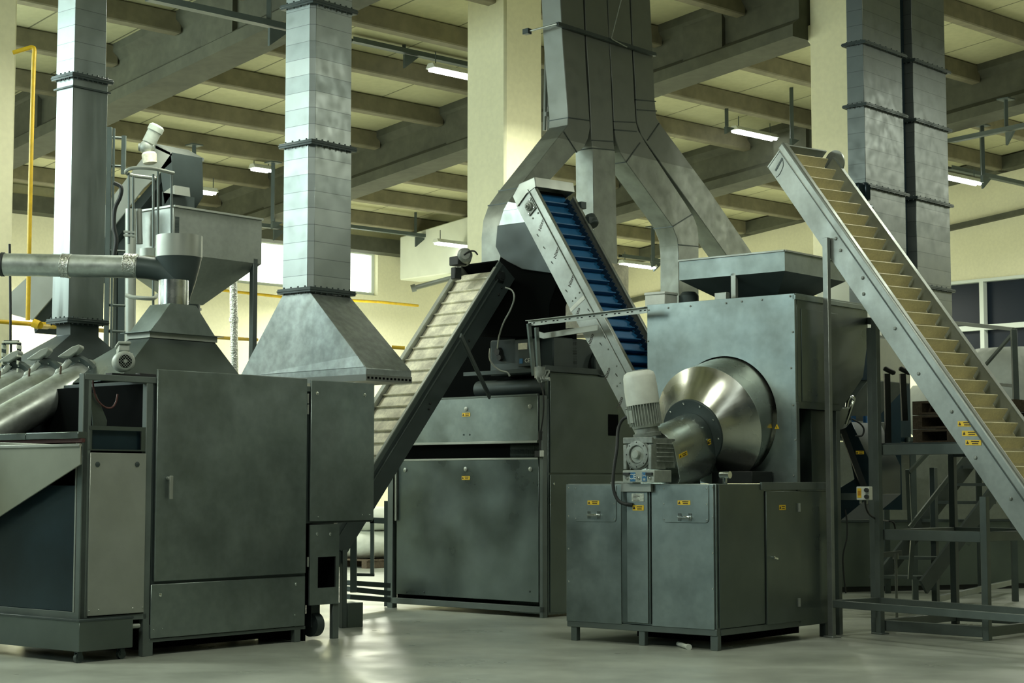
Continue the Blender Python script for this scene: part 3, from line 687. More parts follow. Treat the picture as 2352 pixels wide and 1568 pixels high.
# black flexible conduit looping from the motor to the column
P = [tb-FR.a*.03-MD*.0, tb-FR.a*.10-Z*.02]
for x, y, vv in ((1420, 985, 0), (1417, 1030, -.05), (1411, 1070, -.08), (1408, 1105, -.1), (1411, 1130, -.1), (1421, 1150, -.09), (1438, 1158, -.07), (1452, 1159, -.04)):
    q = FR.fu(x, y, vv); P.append(FR.p(q[0], vv, q[1]))
def smooth(P, n=6):
    out = []
    for i in range(len(P)-1):
        p0 = P[max(i-1, 0)]; p1 = P[i]; p2 = P[i+1]; p3 = P[min(i+2, len(P)-1)]
        for k in range(n):
            t = k/n; out.append(.5*((2*p1)+(p2-p0)*t+(2*p0-5*p1+4*p2-p3)*t*t+(3*p1-p0-3*p2+p3)*t**3))
    return out+[P[-1]]
m = M(); m.tube(smooth(P), .0135, 12); m.cyl(P[-2], P[-1], .017, n=12); part(m, 'cable_conduit', 'black', 0)
# hopper tray on top
VT = VB+.22
A1 = FR.fu(1560, 592, VT); A2 = FR.fu(1802, 575, VT); A3 = FR.fu(1800, 622, VT); dv = 1.05; zt, zl = A2[1], A3[1]
zf = ZH+.006
T2 = thing('feed_hopper', 'wide grey steel hopper tray with tapering funnel standing on the drum machine', 'hopper', FR.p((A1[0]+A2[0])/2, VT+dv/2, ZH), az=FR.az)
m = M(); u0, u1 = A1[0], A2[0]; ch = .13
def oct_(u0, u1, v0, v1, z): return [FR.p(u0, v0, z), FR.p(u1, v0, z), FR.p(u1, v1, z), FR.p(u0, v1, z)]
th = .012
m.loft([oct_(u0, u1, VT, VT+dv, zl), oct_(u0, u1, VT, VT+dv, zt), oct_(u0+th, u1-th, VT+th, VT+dv-th, zt), oct_(u0+th, u1-th, VT+th, VT+dv-th, zl+.02)], cap=False)
m.build('tray', 'steel', T2)
m = M(); um = (u0+u1)/2
m.loft([oct_(um-.22, um+.22, VT+dv/2-.15, VT+dv/2+.15, zf), oct_(u0, u1, VT, VT+dv, zl), oct_(u0+th, u1-th, VT+th, VT+dv-th, zl), oct_(um-.2, um+.2, VT+dv/2-.13, VT+dv/2+.13, zf)], cap=False)
m.build('funnel', 'steel_dark', T2)
m = M()
for (p, q) in (((u0, VT), (u1, VT)), ((u1, VT), (u1, VT+dv)), ((u1, VT+dv), (u0, VT+dv)), ((u0, VT+dv), (u0, VT))): m.bar(FR.p(*p, zt), FR.p(*q, zt), .03, .014)
m.build('rim', 'steel_light', T2)
q = FR.fu(1684, 650, VT); 
for uu, vv in ((q[0], VT+.02), (q[0], VT+dv-.02)):
    m = M(); m.box(FR, uu-.025, uu+.025, vv-.02, vv+.02, ZH+.004, zl+.02); m.box(FR, uu-.05, uu+.05, vv-.04, vv+.04, ZH+.004, ZH+.016); m.build('leg', 'steel_light', T2, bevel=.002)
q = FR.fu(1515, 690, VB+.25); m = M(); m.box(FR, q[0]-.1, q[0]+.12, VB+.16, VB+.36, ZH+.004, ZH+.11); m.box(FR, q[0]-.106, q[0]+.126, VB+.154, VB+.366, ZH+.11, ZH+.135); part(m, 'junction_box', 'white_paint', .005)
q = FR.fu(1575, 690, VB+.35); m = M(); c = FR.p(q[0], VB+.4, ZH+.004); m.turn(c, Z, [(0, .09), (.1, .09), (.13, .065), (.135, .06)], 28); part(m, 'vent_cap', 'steel_dark', 0)
q = FR.fu(1655, 672, VB+.1); m = M(); m.box(FR, q[0]-.05, q[0]+.07, VB+.08, VB+.14, ZH+.004, ZH+.07); part(m, 'junction_box', 'steel_light', .003)

m = M(); m.prism([FR.p(-.12, *FR.fv(x, y, -.12)) for x, y in ((1862, 936), (1955, 936), (1930, 1000), (1900, 1107), (1866, 1107))], -FR.a*.6); part(m, 'tapered_outlet', 'steel_shaded')

m = M(); m.box(FR, -W_+.35, -.25, .5, D_-.1, .02, ZB); part(m, 'under_shade', 'cavity', 0)  # black block added to darken the space under the cabinet
# ================================================================ conveyors
def line2(p, q):
    d = Vector((q[0]-p[0], q[1]-p[1])); L = d.length; return d/L, L
class Belt:
    """inclined conveyor in frame F: side plate on plane v=v0, belt width W towards +v; (u,z) profile from lower edge points"""
    def __init__(s, F, lo, hi, v0, W, side=1):
        s.F, s.v0, s.W, s.side = F, v0, W, side
        s.d = (Vector(hi)-Vector(lo)).normalized(); s.lo = Vector(lo); s.L = (Vector(hi)-Vector(lo)).length
        s.n = Vector((-s.d.y, s.d.x)); 
        if s.n.y < 0: s.n = -s.n
    def P(s, l, h, w):      # along, above the lower edge, across
        q = s.lo+s.d*l+s.n*h; return s.F.p(q.x, s.v0+w*s.side, q.y)
    def bx(s, m, l0, l1, h0, h1, w0, w1):
        return m.hexa([s.P(l0, h0, w0), s.P(l1, h0, w0), s.P(l1, h0, w1), s.P(l0, h0, w1), s.P(l0, h1, w0), s.P(l1, h1, w0), s.P(l1, h1, w1), s.P(l0, h1, w1)])
# ---- big cream cleated conveyor at the right edge
b0 = onz(1917, 1463); FK = Fr((b0.x, b0.y), 55)
top = FK.fu(1764, 385, 0); low = FK.fu(2352, 1242, 0)
K = Belt(FK, low, top, 0, .50)
def onK(x, y, v=0.0):
    q = Vector(FK.fu(x, y, v))-K.lo; return q.dot(K.d), q.dot(K.n)
lt, ht = onK(1816, 331); _, h2 = onK(2335, 1100); HK = (ht+h2)/2
T = thing('conveyor', 'large inclined conveyor with cream cleated belt and plain grey side plate', 'conveyor', FK.p(.9, .3, 0), az=FK.az)
LB = -1.1; LT = K.L
def lim(l): return l
m = M(); K.bx(m, LB, LT, 0, HK-.035, 0, -.012+0); m.bm.free(); m = M()
K.bx(m, LB, LT, 0, HK-.02, 0, .012); m.build('side_plate', 'steel_plate', T, bevel=.002)
m = M(); K.bx(m, LB, LT-.0, HK-.07, HK+.012, -.05, .02); m.build('side_rail', 'steel_plate', T, bevel=.018, seg=3)
m = M(); K.bx(m, LB, LT, HK-.095, HK-.07, -.008, 0); m.build('groove_shade', 'steel_dark', T)  # dark strip painting the shaded groove between plate and rail
m = M(); K.bx(m, LT-.005, LT+.012, .0, HK-.02, -.004, K.W+.03); m.build('end_plate', 'steel_plate', T, bevel=.002)
wv_ = K.W+.012
m = M(); K.bx(m, LB, LT-.12, .12, HK+.005, wv_, wv_+.012); K.bx(m, LB, LT-.12, HK+.003, HK+.012, wv_-.012, wv_+.03); m.build('far_side_plate', 'steel_plate', T, bevel=.002)
# head bearing plate on far side
c = K.P(LT-.16, HK-.03, wv_+.01); m = M(); m.turn(c, FK.b, [(0, .12), (.014, .12)], 32); m.build('head_plate', 'steel_plate', T)
hb = HK-.13
m = M(); K.bx(m, LB, LT-.1, hb-.015, hb, .014, K.W+.01); m.build('belt', 'cream_belt', T)
m = M(); K.bx(m, LB, LT-.1, .04, .06, .014, K.W+.01); m.build('return_belt', 'cream_dirty', T)
# cleats
ca = onK(1909, 368, wv_)[0]; cb = onK(2209, 786, wv_)[0]; pitch = (ca-cb)/15
l = ca; k = 0
while l-k*pitch > LB+.1:
    x = l-k*pitch; k += 1
    m = M(); prof = [(x-.014, hb), (x-.006, hb+.012), (x+.012, hb+.1), (x+.02, hb+.1), (x+.008, hb+.012), (x+.014, hb)]
    m.loft([[K.P(a, h, .03) for a, h in prof], [K.P(a, h, K.W-.015) for a, h in prof]]); m.build('cleat', 'cream_belt', T, bevel=0)
# motor on the far side
c = K.P(LT-.5, HK-.06, wv_+.1); m = M(); m.barf(c-FK.b*.06, c+FK.b*.1, .15, .14, Z); m.barf(c+FK.b*.02, c+FK.b*.06, .17, .17, Z); m.build('motor', 'bluegrey', T, bevel=.01)
m = M(); c2 = c-Z*.16+FK.a*.06; m.turn(c2-FK.b*.06, FK.b, [(0, .055), (.14, .055)], 24); m.build('gearbox', 'bluegrey', T)
# bolts on the plate
for x, y in ((1941, 554), (1931, 575), (1982, 638), (1984, 675), (2070, 740), (2056, 754), (2110, 858), (2186, 945), (2202, 930), (2241, 1051), (2340, 1125), (2322, 1145), (1920, 548)):
    q = FK.fu(x, y, 0); m = M(); bolt(m, FK.p(q[0], 0, q[1]), -FK.b, .015, .012); m.build('bolt', 'cast_grey', T)
for x, y in ((2218, 973), (2228, 995), (2236, 1016)):
    q = FK.fu(x, y, 0); sticker(T, FK.p(q[0], -.001, q[1]), (FK.a-Z*.03).normalized(), Z, -FK.b, .155, .042)
q = FK.fu(1790, 375, 0); c = FK.p(q[0], -.001, q[1]); m = M(); m.bar(c-FK.a*.05-Z*.06, c+FK.a*.04+Z*.04, .004, .02); m.tube(smooth([c+FK.a*.04+Z*.04, c+FK.a*.05-Z*.03, c+FK.a*.0-Z*.1, c-FK.a*.04-Z*.12]), .003, 6); m.build('wire_scrap', 'steel_dark', T)
# support posts and base rails
q = FK.fu(1914, 545, 0)
m = M(); m.box(FK, -.03, .03, -.05, -.012, .01, q[1]); m.box(FK, -.06, .06, -.08, .02, 0, .012); m.build('support_post', 'steel_plate', T, bevel=.003)
m = M(); m.box(FK, -.03, .03, K.W+.03, K.W+.08, .01, q[1]-.2); m.box(FK, -.06, .06, K.W, K.W+.1, 0, .012); m.build('support_post', 'painted_frame', T, bevel=.003)
zr = FK.fu(1925, 1378, 0)[1]
m = M(); m.box(FK, .03, 2.2, -.05, -.01, zr-.06, zr+.0); m.build('base_rail', 'painted_frame', T, bevel=.003)
m = M(); m.box(FK, .03, 2.2, K.W+.03, K.W+.07, zr-.06, zr+.0); m.build('base_rail', 'painted_frame', T, bevel=.003)
m = M(); m.box(FK, -.02, .02, -.01, K.W+.03, zr-.06, zr+.0); m.build('base_rail', 'painted_frame', T, bevel=.003)
# ---- blue cleated conveyor
pB = at(1400, 885, 16.0); FBL = Fr((pB.x, pB.y), 49.5)
top = FBL.fu(1187, 476, 0); low = FBL.fu(1398, 880, 0)
B = Belt(FBL, low, top, 0, .47)
def onB(x, y, v=0.0):
    q = Vector(FBL.fu(x, y, v))-B.lo; return q.dot(B.d), q.dot(B.n)
_, h1 = onB(1230, 430); _, h2 = onB(1453, 849); HB_ = (h1+h2)/2
T = thing('conveyor', 'steep inclined conveyor with blue cleated belt and film-covered side plate', 'conveyor', FBL.p(.3, .2, 0), az=FBL.az)
LB = -.62; LT = B.L+.02
m = M(); B.bx(m, LB, LT, 0, HB_*.86, 0, .01); m.build('side_plate', 'steel_plate', T, bevel=.002)
m = M(); B.bx(m, LB, LT, HB_*.72, HB_*.75, -.02, 0); B.bx(m, LB, LT, HB_*.75, HB_-.01, -.008, .004); B.bx(m, LB, LT, HB_-.012, HB_, -.012, .03); m.build('side_lip', 'steel_plate', T, bevel=.003)
m = M(); B.bx(m, LB, LT-.1, 0, HB_, B.W+.01, B.W+.02); B.bx(m, LB, LT-.1, HB_-.01, HB_, B.W-.005, B.W+.03); m.build('far_side_plate', 'steel_plate', T, bevel=.002)
# head hood: sheet cap
m = M()
for w in (-.014, B.W+.02):
    m.prism([B.P(LT-.03, 0.02, w), B.P(LT+.1, .03, w), B.P(LT+.13, HB_*.55, w), B.P(LT+.03, HB_+.06, w), B.P(LT-.06, HB_+.02, w), B.P(LT-.02, HB_*.6, w)], FBL.b*.01)
m.prism([B.P(LT+.03, HB_+.06, -.014), B.P(LT-.06, HB_+.02, -.014), B.P(LT-.06, HB_+.012, -.014), B.P(LT+.03, HB_+.05, -.014)], FBL.b*(B.W+.04))
m.prism([B.P(LT+.13, HB_*.55, -.014), B.P(LT+.03, HB_+.06, -.014), B.P(LT+.022, HB_+.055, -.014), B.P(LT+.12, HB_*.55, -.014)], FBL.b*(B.W+.04))
m.prism([B.P(LT+.1, .03, -.014), B.P(LT+.13, HB_*.55, -.014), B.P(LT+.12, HB_*.55, -.014), B.P(LT+.09, .03, -.014)], FBL.b*(B.W+.04))
m.build('head_hood', 'steel_light', T, bevel=.002)
hb = HB_-.1
m = M(); B.bx(m, LB, LT-.02, hb-.012, hb, .012, B.W); m.build('belt', 'blue_belt', T)
m = M(); B.bx(m, LT-.02, LT+.02, hb-.05, hb, .012, B.W); m.turn(B.P(LT-.02, hb-.05, .012), FBL.b, [(0, .05), (B.W-.012, .05)], 24); m.build('head_roller', 'black', T)
pc = .118*1.22; x = LT-.16
while x > LB:
    m = M(); prof = [(x, hb), (x-.012, hb), (x-.02, hb+.05), (x-.012, hb+.055), (x+.014, hb+.008), (x+.016, hb)]
    m.loft([[B.P(a, h, .035) for a, h in prof], [B.P(a, h, B.W-.075) for a, h in prof]]); m.build('cleat', 'blue_belt', T); x -= pc
# corrugated side walls of the belt
for w in (.022, B.W-.045):
    m = M(); n = int((LT-.08-LB)/.0135); R = []
    for i in range(n):
        l = LB+i*.0135; dx = .016*math.sin(i*math.pi/2); R.append([B.P(l, hb, w+dx), B.P(l, hb+.062, w+dx), B.P(l, hb+.062, w+dx+.006), B.P(l, hb, w+dx+.006)])
    m.loft(R); m.build('corrugated_edge', 'blue_dark', T, sharp=80)
# bearing block
q = FBL.fu(1219, 475, 0); c = FBL.p(q[0], -.001, q[1]); e1 = (FBL.a*B.d.x+Z*B.d.y).normalized(); e2 = e1.cross(FBL.b)
m = M(); r = .062; m.prism([c-e1*r*1.1-e2*r, c+e1*r*1.1-e2*r, c+e1*r*1.1+e2*r, c-e1*r*1.1+e2*r], -FBL.b*.012)
m.turn(c-FBL.b*.012, -FBL.b, [(0, .045), (.02, .042), (.024, .028), (.04, .026), (.04, .012), (.06, .012)], 28); bb = m.build('bearing_block', 'cast_grey', T, bevel=.002)
for a in (-1, 1):
    for b in (-1, 1): m = M(); bolt(m, c-FBL.b*.012+e1*a*r*.8+e2*b*r*.72, -FBL.b, .009, .01); m.build('bolt', 'chrome', bb)
for x, y in ((1236, 489), (1224, 501), (1331, 672), (1322, 684), (1315, 691), (1416, 840), (1397, 802), (1417, 886), (1424, 879)):
    q = FBL.fu(x, y, 0); m = M(); bolt(m, FBL.p(q[0], 0, q[1]), -FBL.b, .009, .008); m.build('bolt', 'cast_grey', T)
# white tape strip across plate
m = M(); a = FBL.fu(1310, 713, 0); b_ = FBL.fu(1343, 681, 0); pa, pb_ = FBL.p(a[0], 0, a[1]), FBL.p(b_[0], 0, b_[1]); e = (pb_-pa).normalized().cross(FBL.b)*.02; m.prism([pa-e, pb_-e, pb_+e, pa+e], -FBL.b*.003); m.build('tape_strip', 'white_paint', T)
# printed film marks
for x, y in ((1243, 517), (1278, 580), (1312, 645), (1326, 720), (1357, 780), (1395, 858), (1424, 925)):
    q = FBL.fu(x, y, -.001); ex = (FBL.a*.35+Z*.75).normalized(); ey = ex.cross(FBL.b)*-1
    if ey.dot(FBL.a) > 0: ey = -ey
    ey = (-FBL.b).cross(ex); text_mesh('Nitto', .055, FBL.p(q[0], -.0015, q[1]), ex, ey, -FBL.b, 'film_print', 'ink', T, .0006, .0008)
for x, y in ((1235, 540), (1250, 569), (1268, 603), (1301, 668), (1380, 790), (1390, 775), (1352, 712), (1416, 861)):
    q = FBL.fu(x, y, -.001); ex = (FBL.a*.75-Z*.6).normalized(); ey = (-FBL.b).cross(ex); text_mesh('Nitto', .018, FBL.p(q[0], -.0015, q[1]), ex, ey, -FBL.b, 'film_print', 'ink', T, .0006)
# drive motor on the far side
c = B.P(LT-.42, HB_+.0, B.W+.09); m = M(); m.turn(c-FBL.a*.02, (FBL.a*B.d.x+Z*B.d.y).normalized()*-1, [(-.06, .05), (-.05, .062), (.05, .062), (.06, .05)], 20); m.barf(c-FBL.b*.08, c+FBL.b*.03, .07, .07, Z); m.build('drive_motor', 'steel_dark', T, bevel=.004)
c = B.P(LT-.22, HB_+.0, B.W+.04); m = M(); m.barf(c-FBL.b*.02, c+FBL.b*.05, .07, .06, Z); m.build('bearing_block', 'steel_dark', T, bevel=.004)
# ---- cream belt conveyor between the two left machines
cM = onz(812, 1440); FM = Fr((cM.x, cM.y), 46)
# side plate plane u = 0 (facing +a); profile measured on it: (v,z)
a0 = FM.fv(1183, 640, 0); a1 = FM.fv(860, 1168, 0); b0_ = FM.fv(1150, 586, 0); b1_ = FM.fv(862, 1058, 0)
class BeltV(Belt):
    def P(s, l, h, w):
        q = s.lo+s.d*l+s.n*h; return s.F.p(-w, q.x, q.y)
C = BeltV(FM, a1, a0, 0, .5)
hC = ((Vector(b0_)-C.lo).dot(C.n)+(Vector(b1_)-C.lo).dot(C.n))/2
WC = .0
WC = -FM.fu(1062, 589, b0_[0])[0]
T = thing('conveyor', 'inclined conveyor with pale cream belt and dark side plate rising towards the duct cluster', 'conveyor', FM.p(-.2, .8, 0), az=FM.az)
L0, L1 = -.75, C.L
m = M(); C.bx(m, L0, L1, 0, hC*.82, 0, .012); m.build('side_plate', 'steel_dark', T, bevel=.002)
m = M(); C.bx(m, L0, L1-.06, hC*.62, hC*.66, -.02, 0); C.bx(m, L0, L1-.02, hC*.8, hC, -.02, .006); m.build('side_lip', 'painted_grey', T, bevel=.003)
m = M(); C.bx(m, L0, L1-.1, hC-.008, hC+.002, -.022, .012); m.build('edge_strip', 'steel_light', T)
m = M(); C.bx(m, L0, L1, .02, hC, WC-.012, WC); C.bx(m, L0, L1, hC-.01, hC+.004, WC-.03, WC+.03); m.build('far_side_plate', 'steel_light', T, bevel=.002)
hb = hC-.05
m = M(); C.bx(m, L0, L1-.12, hb-.012, hb, .02, WC-.02); m.build('belt', 'cream_dirty', T)
m = M(); C.bx(m, L1-.16, L1, hb-.2, hb-.1, .02, WC-.02); C.bx(m, L1-.02, L1, hb-.2, hC-.005, .02, WC-.02); m.build('head_plate', 'cavity', T)
m = M(); m.turn(C.P(L1-.13, hb-.06, .02), -FM.a, [(0, .06), (WC-.04, .06)], 24); m.build('head_roller', 'cream_dirty', T)
x = L1-.2; ya = Vector(FM.fv(1075, 620, -WC)); yb = Vector(FM.fv(935, 842, -WC))
pt = (ya-yb).length/9.0
pt = .150
while x > L0:
    m = M(); prof = [(x+.004, hb), (x-.012, hb), (x-.012, hb+.022), (x-.006, hb+.026), (x, hb+.02)]
    m.loft([[C.P(a, h, .03) for a, h in prof], [C.P(a, h, WC-.03) for a, h in prof]]); m.build('cleat', 'cream_dirty', T); x -= pt
for a, b in ((L1-.2, hC*.3), (L1-.28, hC*.25), (L1-.9, hC*.3), (L1-1.7, hC*.3), (L1-1.75, hC*.22)):
    m = M(); bolt(m, C.P(a, b, -.002), FM.a, .011, .01); m.build('bolt', 'black', T)
c = C.P(L1-.13, hb-.06, -.002); m = M(); m.turn(c, FM.a, [(0, .075), (.01, .075), (.014, .04), (.04, .035)], 4); m.turn(c, FM.a, [(0.01, .05), (.035, .045)], 20); m.build('bearing_block', 'black', T)
# gear motor at the head on the far side
c = at(1070, 590, 17.2); m = M(); m.turn(c-FM.b*.02, (FM.a*.4+Z*.1-FM.b*.3), [(-.09, .05), (-.08, .075), (.06, .075), (.08, .05)], 24); m.build('drive_motor', 'cast_grey', T)
m = M(); c2 = at(1052, 600, 17.2); m.barf(c2-FM.a*.07, c2+FM.a*.07, .09, .12, Z); c3 = at(1047, 628, 17.2); m.barf(c3-FM.a*.03, c3+FM.a*.04, .12, .09, Z); m.build('gearbox', 'black', T, bevel=.008)
m = M(); m.tube(smooth([at(1066, 585, 17.1), at(1078, 577, 17.1), at(1090, 577, 17.1), at(1097, 585, 17.1)]), .008, 8); m.build('cable', 'black', T)
# grey wire hanging from the head
m = M(); m.tube(smooth([at(1160, 660, 16.75), at(1176, 667, 16.75), at(1181, 685, 16.75), at(1172, 712, 16.8), at(1157, 740, 16.85), at(1147, 770, 16.9), at(1143, 800, 17.0)]), .008, 8); m.build('cable', 'steel_light', T)
# strut from plate down to the machine
m = M(); m.bar(at(1058, 770, 16.15), at(1125, 912, 16.9), .02, .05); m.build('support_strut', 'steel_dark', T, bevel=.002)
# boot (receiving end) standing beside the machine with the door
m = M(); pts = [(735, 1200), (860, 1175), (860, 1195), (832, 1210), (790, 1270), (790, 1440), (735, 1450)]
v_ = [FM.fv(x, y, .01) for x, y in ((772, 1196), (862, 1160), (836, 1205), (795, 1270), (775, 1262))]
m.prism([FM.p(.01, *q) for q in v_], -FM.a*(WC+.02)); m.build('receiving_boot', 'steel_dark', T, bevel=.003)
for x0, x1, yb in ((783, 795, 1447), ):
    q0 = FM.fv(x0, yb, .0); q1 = FM.fv(x1, 1262, .0); m = M(); m.box(FM, -.03, .02, q0[0], q1[0], 0, q1[1]); m.build('support_leg', 'painted_grey', T, bevel=.003)
q0 = FM.fv(790, 1440, -.03); m = M(); m.box(FM, -.16, .02, q0[0], q0[0]+.18, 0, .22); m.build('foot_box', 'steel_shaded', T, bevel=.003)
m = M(); m.box(FM, -WC-.02, -WC+.04, q0[0], q0[0]+.06, 0, q1[1]); m.build('support_leg', 'painted_grey', T, bevel=.003)
# ================================================================ left machine (front along b, u = 0 plane faces +a)
l0 = onz(337, 1507); FL = Fr((l0.x, l0.y), 40)
ZTL = FL.fv(349, 866, 0)[1]; V0 = FL.fv(190, 1100, 0)[0]; V1 = FL.fv(858, 1100, 0)[0]; UD = -1.75
T = thing('processing_machine', 'long low grey steel machine with a big plain door and handle, hoods standing on top', 'machine', FL.p(-.8, (V0+V1)/2, 0), az=FL.az)
def lp(m, name, mt='steel', bevel=.003, parent=None, **k): return m.build(name, mt, parent or T, bevel=bevel, **k)
zb = FL.fv(345, 1470, 0)[1]; va = FL.fv(351, 1100, 0)[0]
v7 = FL.fv(707, 1300, 0)[0]; z7 = FL.fv(780, 1200, 0)[1]
m = M(); m.box(FL, UD, -.01, va, v7-.02, .32, ZTL-.02); m.box(FL, UD, -.01, v7-.02, V1, z7, ZTL-.02); lp(m, 'body', 'steel_dark')
m = M(); m.box(FL, UD+.05, -.22, va+.05, v7-.05, .03, .32); lp(m, 'under_shade', 'cavity', 0)  # black block added so the gap below the body stays dark
m = M(); m.box(FL, -1.15, -.2, V0+.15, va, .05, FL.fv(190, 1432, 0)[1]); m.bm.free()
m = M(); m.box(FL, UD, -.01, V0+.42, va, .5, 1.55-.3); m.bm.free()
# frame
def post(x0, x1, ylo, yhi=None, u0=-.05, u1=.0, nm='frame_post', mt='painted_frame', z0=None):
    a = FL.fv(x0, ylo, u1); b = FL.fv(x1, ylo, u1); mm = M(); mm.box(FL, u0, u1, a[0], b[0], a[1] if z0 is None else z0, ZTL if yhi is None else FL.fv(x0, yhi, u1)[1]); return lp(mm, nm, mt)
post(327, 342, 1505, z0=0); post(183, 201, 1400, z0=FL.fv(190, 1425, 0)[1])
m = M(); a = FL.fv(205, 1430, 0); m.box(FL, -.05, 0, V0, FL.fv(342, 1100, 0)[0], FL.fv(190, 1432, 0)[1], FL.fv(190, 1418, 0)[1]); lp(m, 'frame_rail', 'painted_frame')
z1 = ZTL; z2 = FL.fv(215, 870, 0)[1]
m = M(); m.box(FL, -.06, .004, V0, V1, ZTL-.045, ZTL); lp(m, 'top_rail', 'painted_frame')
# display frame with window opening
a = FL.fv(203, 1034, 0); b = FL.fv(335, 981, 0); w0 = FL.fv(211, 1031, 0); w1 = FL.fv(325, 990, 0)
m = M(); m.box(FL, -.012, .0, a[0], b[0], w1[1], b[1]); m.box(FL, -.012, 0, a[0], b[0], a[1], w0[1]); m.box(FL, -.012, 0, a[0], w0[0], w0[1], w1[1]); m.box(FL, -.012, 0, w1[0], b[0], w0[1], w1[1]); lp(m, 'window_surround', 'steel_shaded', 0)
m = M(); m.box(FL, -.05, -.03, w0[0]-.01, w1[0]+.01, w0[1]-.01, w1[1]+.01); lp(m, 'window_pane', 'bluegrey', 0)
# black sheets standing in for the shade behind the upper opening
o0 = FL.fv(203, 980, 0); o1 = FL.fv(335, 870, 0)
m = M(); m.box(FL, -1.72, -1.70, V0+.02, va, .4, ZTL-.05); m.box(FL, -1.70, -.06, o1[0]+.02, o1[0]+.04, .4, ZTL-.05); m.box(FL, -1.70, -.06, V0+.06, o1[0]+.02, o0[1]-.06, o0[1]-.04); lp(m, 'compartment_shade', 'cavity', 0)
m = M(); pv(m, FL, -.10, [(212, 978), (243, 978), (244, 965), (236, 945), (220, 905), (205, 900)], .01); lp(m, 'inner_guard', 'steel_shaded', 0)
m = M(); m.tube(smooth([FL.p(-.07, *FL.fv(x, y, -.07)) for x, y in ((214, 862), (214, 885), (222, 915), (240, 934), (256, 936), (266, 924), (270, 905))]), .007, 8); lp(m, 'red_cable', 'red_strip', 0)
# narrow access panel
m = M(); rv(m, FL, .0, 198, 1415, 334, 1041, .014); pn = lp(m, 'access_panel', 'steel_light')
for x, y, mt, r in ((224, 1066, 'steel_dark', .02), (315, 1066, 'steel_dark', .02), (204, 1402, 'chrome', .006), (226, 1400, 'chrome', .006), (305, 1396, 'chrome', .006), (327, 1394, 'chrome', .006)):
    q = FL.fv(x, y, .014); m = M(); bolt(m, FL.p(.014, *q), FL.a, r, .008); m.build('lock', mt, pn)
# base box on castors
z0 = FL.fv(182, 1497, .06)[1]; zt = FL.fv(182, 1425, .06)[1]
m = M(); va_ = FL.fv(181, 1497, .06)[0]; vb_ = FL.fv(305, 1480, .06)[0]; m.box(FL, -1.2, .06, va_, vb_, z0, zt); lp(m, 'base_tank', 'steel_shaded')
m = M(); m.box(FL, -1.25, .065, va_-.006, vb_+.004, zt-.012, zt+.006); lp(m, 'tank_rim', 'steel_dark')
for uu, vv in ((.0, va_+.04), (0, vb_-.06), (-1.1, va_+.06)):
    c = FL.p(uu, vv, .035); m = M(); m.cyl(c-FL.a*.014, c+FL.a*.014, .035, n=20); m.box(Fr((c.x, c.y), 40), -.02, -.016, -.02, .02, .03, z0); m.box(Fr((c.x, c.y), 40), .016, .02, -.02, .02, .03, z0); m.box(Fr((c.x, c.y), 40), -.02, .02, -.02, .02, z0-.01, z0); lp(m, 'castor', 'steel_dark', 0)
m = M(); c = FL.p(0, FL.fv(314, 1437, 0)[0], FL.fv(314, 1437, 0)[1]); m.cyl(c-FL.b*.08, c+FL.b*.02, .018, n=12); lp(m, 'drain_stub', 'steel_light', 0)
# main door
m = M(); rv(m, FL, .0, 351, 1335, 703, 869, .02); dr = lp(m, 'door', 'steel', .005)
b = FL.fv(703, 869, 0)
q0 = FL.fv(384, 1098, .02); q1 = FL.fv(389, 1146, .02)
m = M(); c = FL.p(.02, q0[0], q0[1]); m.cyl(c, c+FL.a*.035, .014, n=12); m.box(FL, .045, .06, q0[0]-.005, q0[0]+.028, q1[1], q0[1]+.02); m.build('door_handle', 'steel_light', dr, bevel=.004, seg=2)
zl0 = FL.fv(345, 1466, 0)[1]; zl1 = FL.fv(345, 1342, 0)[1]; vl1 = FL.fv(698, 1400, 0)[0]; vl0 = FL.fv(344, 1400, 0)[0]
m = M(); m.box(FL, 0, .014, vl0, vl1, zl0, zl1); pn = lp(m, 'lower_panel', 'steel', .004)
for x, y, r in ((368, 1366, .014), (679, 1341, .012), (352, 1446, .005), (372, 1443, .005), (677, 1412, .006)):
    q = FL.fv(x, y, .014); m = M(); bolt(m, FL.p(.014, *q), FL.a, r, .008); m.build('lock', 'chrome', pn)
m = M(); m.box(FL, -.05, 0, vl0, vl1+.02, zl0-.03, zl0-.004); lp(m, 'bottom_rail', 'painted_frame')
for x0, x1 in ((677, 691), (340, 352)):
    a = FL.fv(x0, 1460, 0); b = FL.fv(x1, 1460, 0); m = M(); m.box(FL, -.05, -.002, a[0], b[0], 0, zl0+.1); lp(m, 'leg', 'painted_frame')
for vv in (.3, V1-.1):
    m = M(); m.box(FL, UD, UD+.06, vv, vv+.06, 0, .4); lp(m, 'leg', 'painted_frame')
m = M(); m.box(FL, -.7, -.4, 1.0, 1.5, .05, .3); m.cyl(FL.p(-.35, 1.25, .2), FL.p(-.35, 1.6, .2), .07, n=18); lp(m, 'underside_motor', 'black')
m = M(); m.box(FL, -.06, -.01, vl0, vl1, zl1-.0, FL.fv(351, 1335, 0)[1]); m.bm.free()
# hinge gap and right door
m = M(); rv(m, FL, .0, 709, 1197, 857, 881, .02); dr = lp(m, 'door', 'steel', .005)
for x, y, r in ((728, 903, .016), (837, 907, .016), (730, 1187, .006), (832, 1182, .006), (848, 1182, .006)):
    q = FL.fv(x, y, .02); m = M(); bolt(m, FL.p(.02, *q), FL.a, r, .009); m.build('lock', 'chrome', dr)
for y in (915, 940, 1290):
    q = FL.fv(706.5, y, .01); m = M(); m.cyl(FL.p(.014, q[0], q[1]-.04), FL.p(.014, q[0], q[1]+.04), .009, n=10); lp(m, 'hinge', 'steel_light', 0)
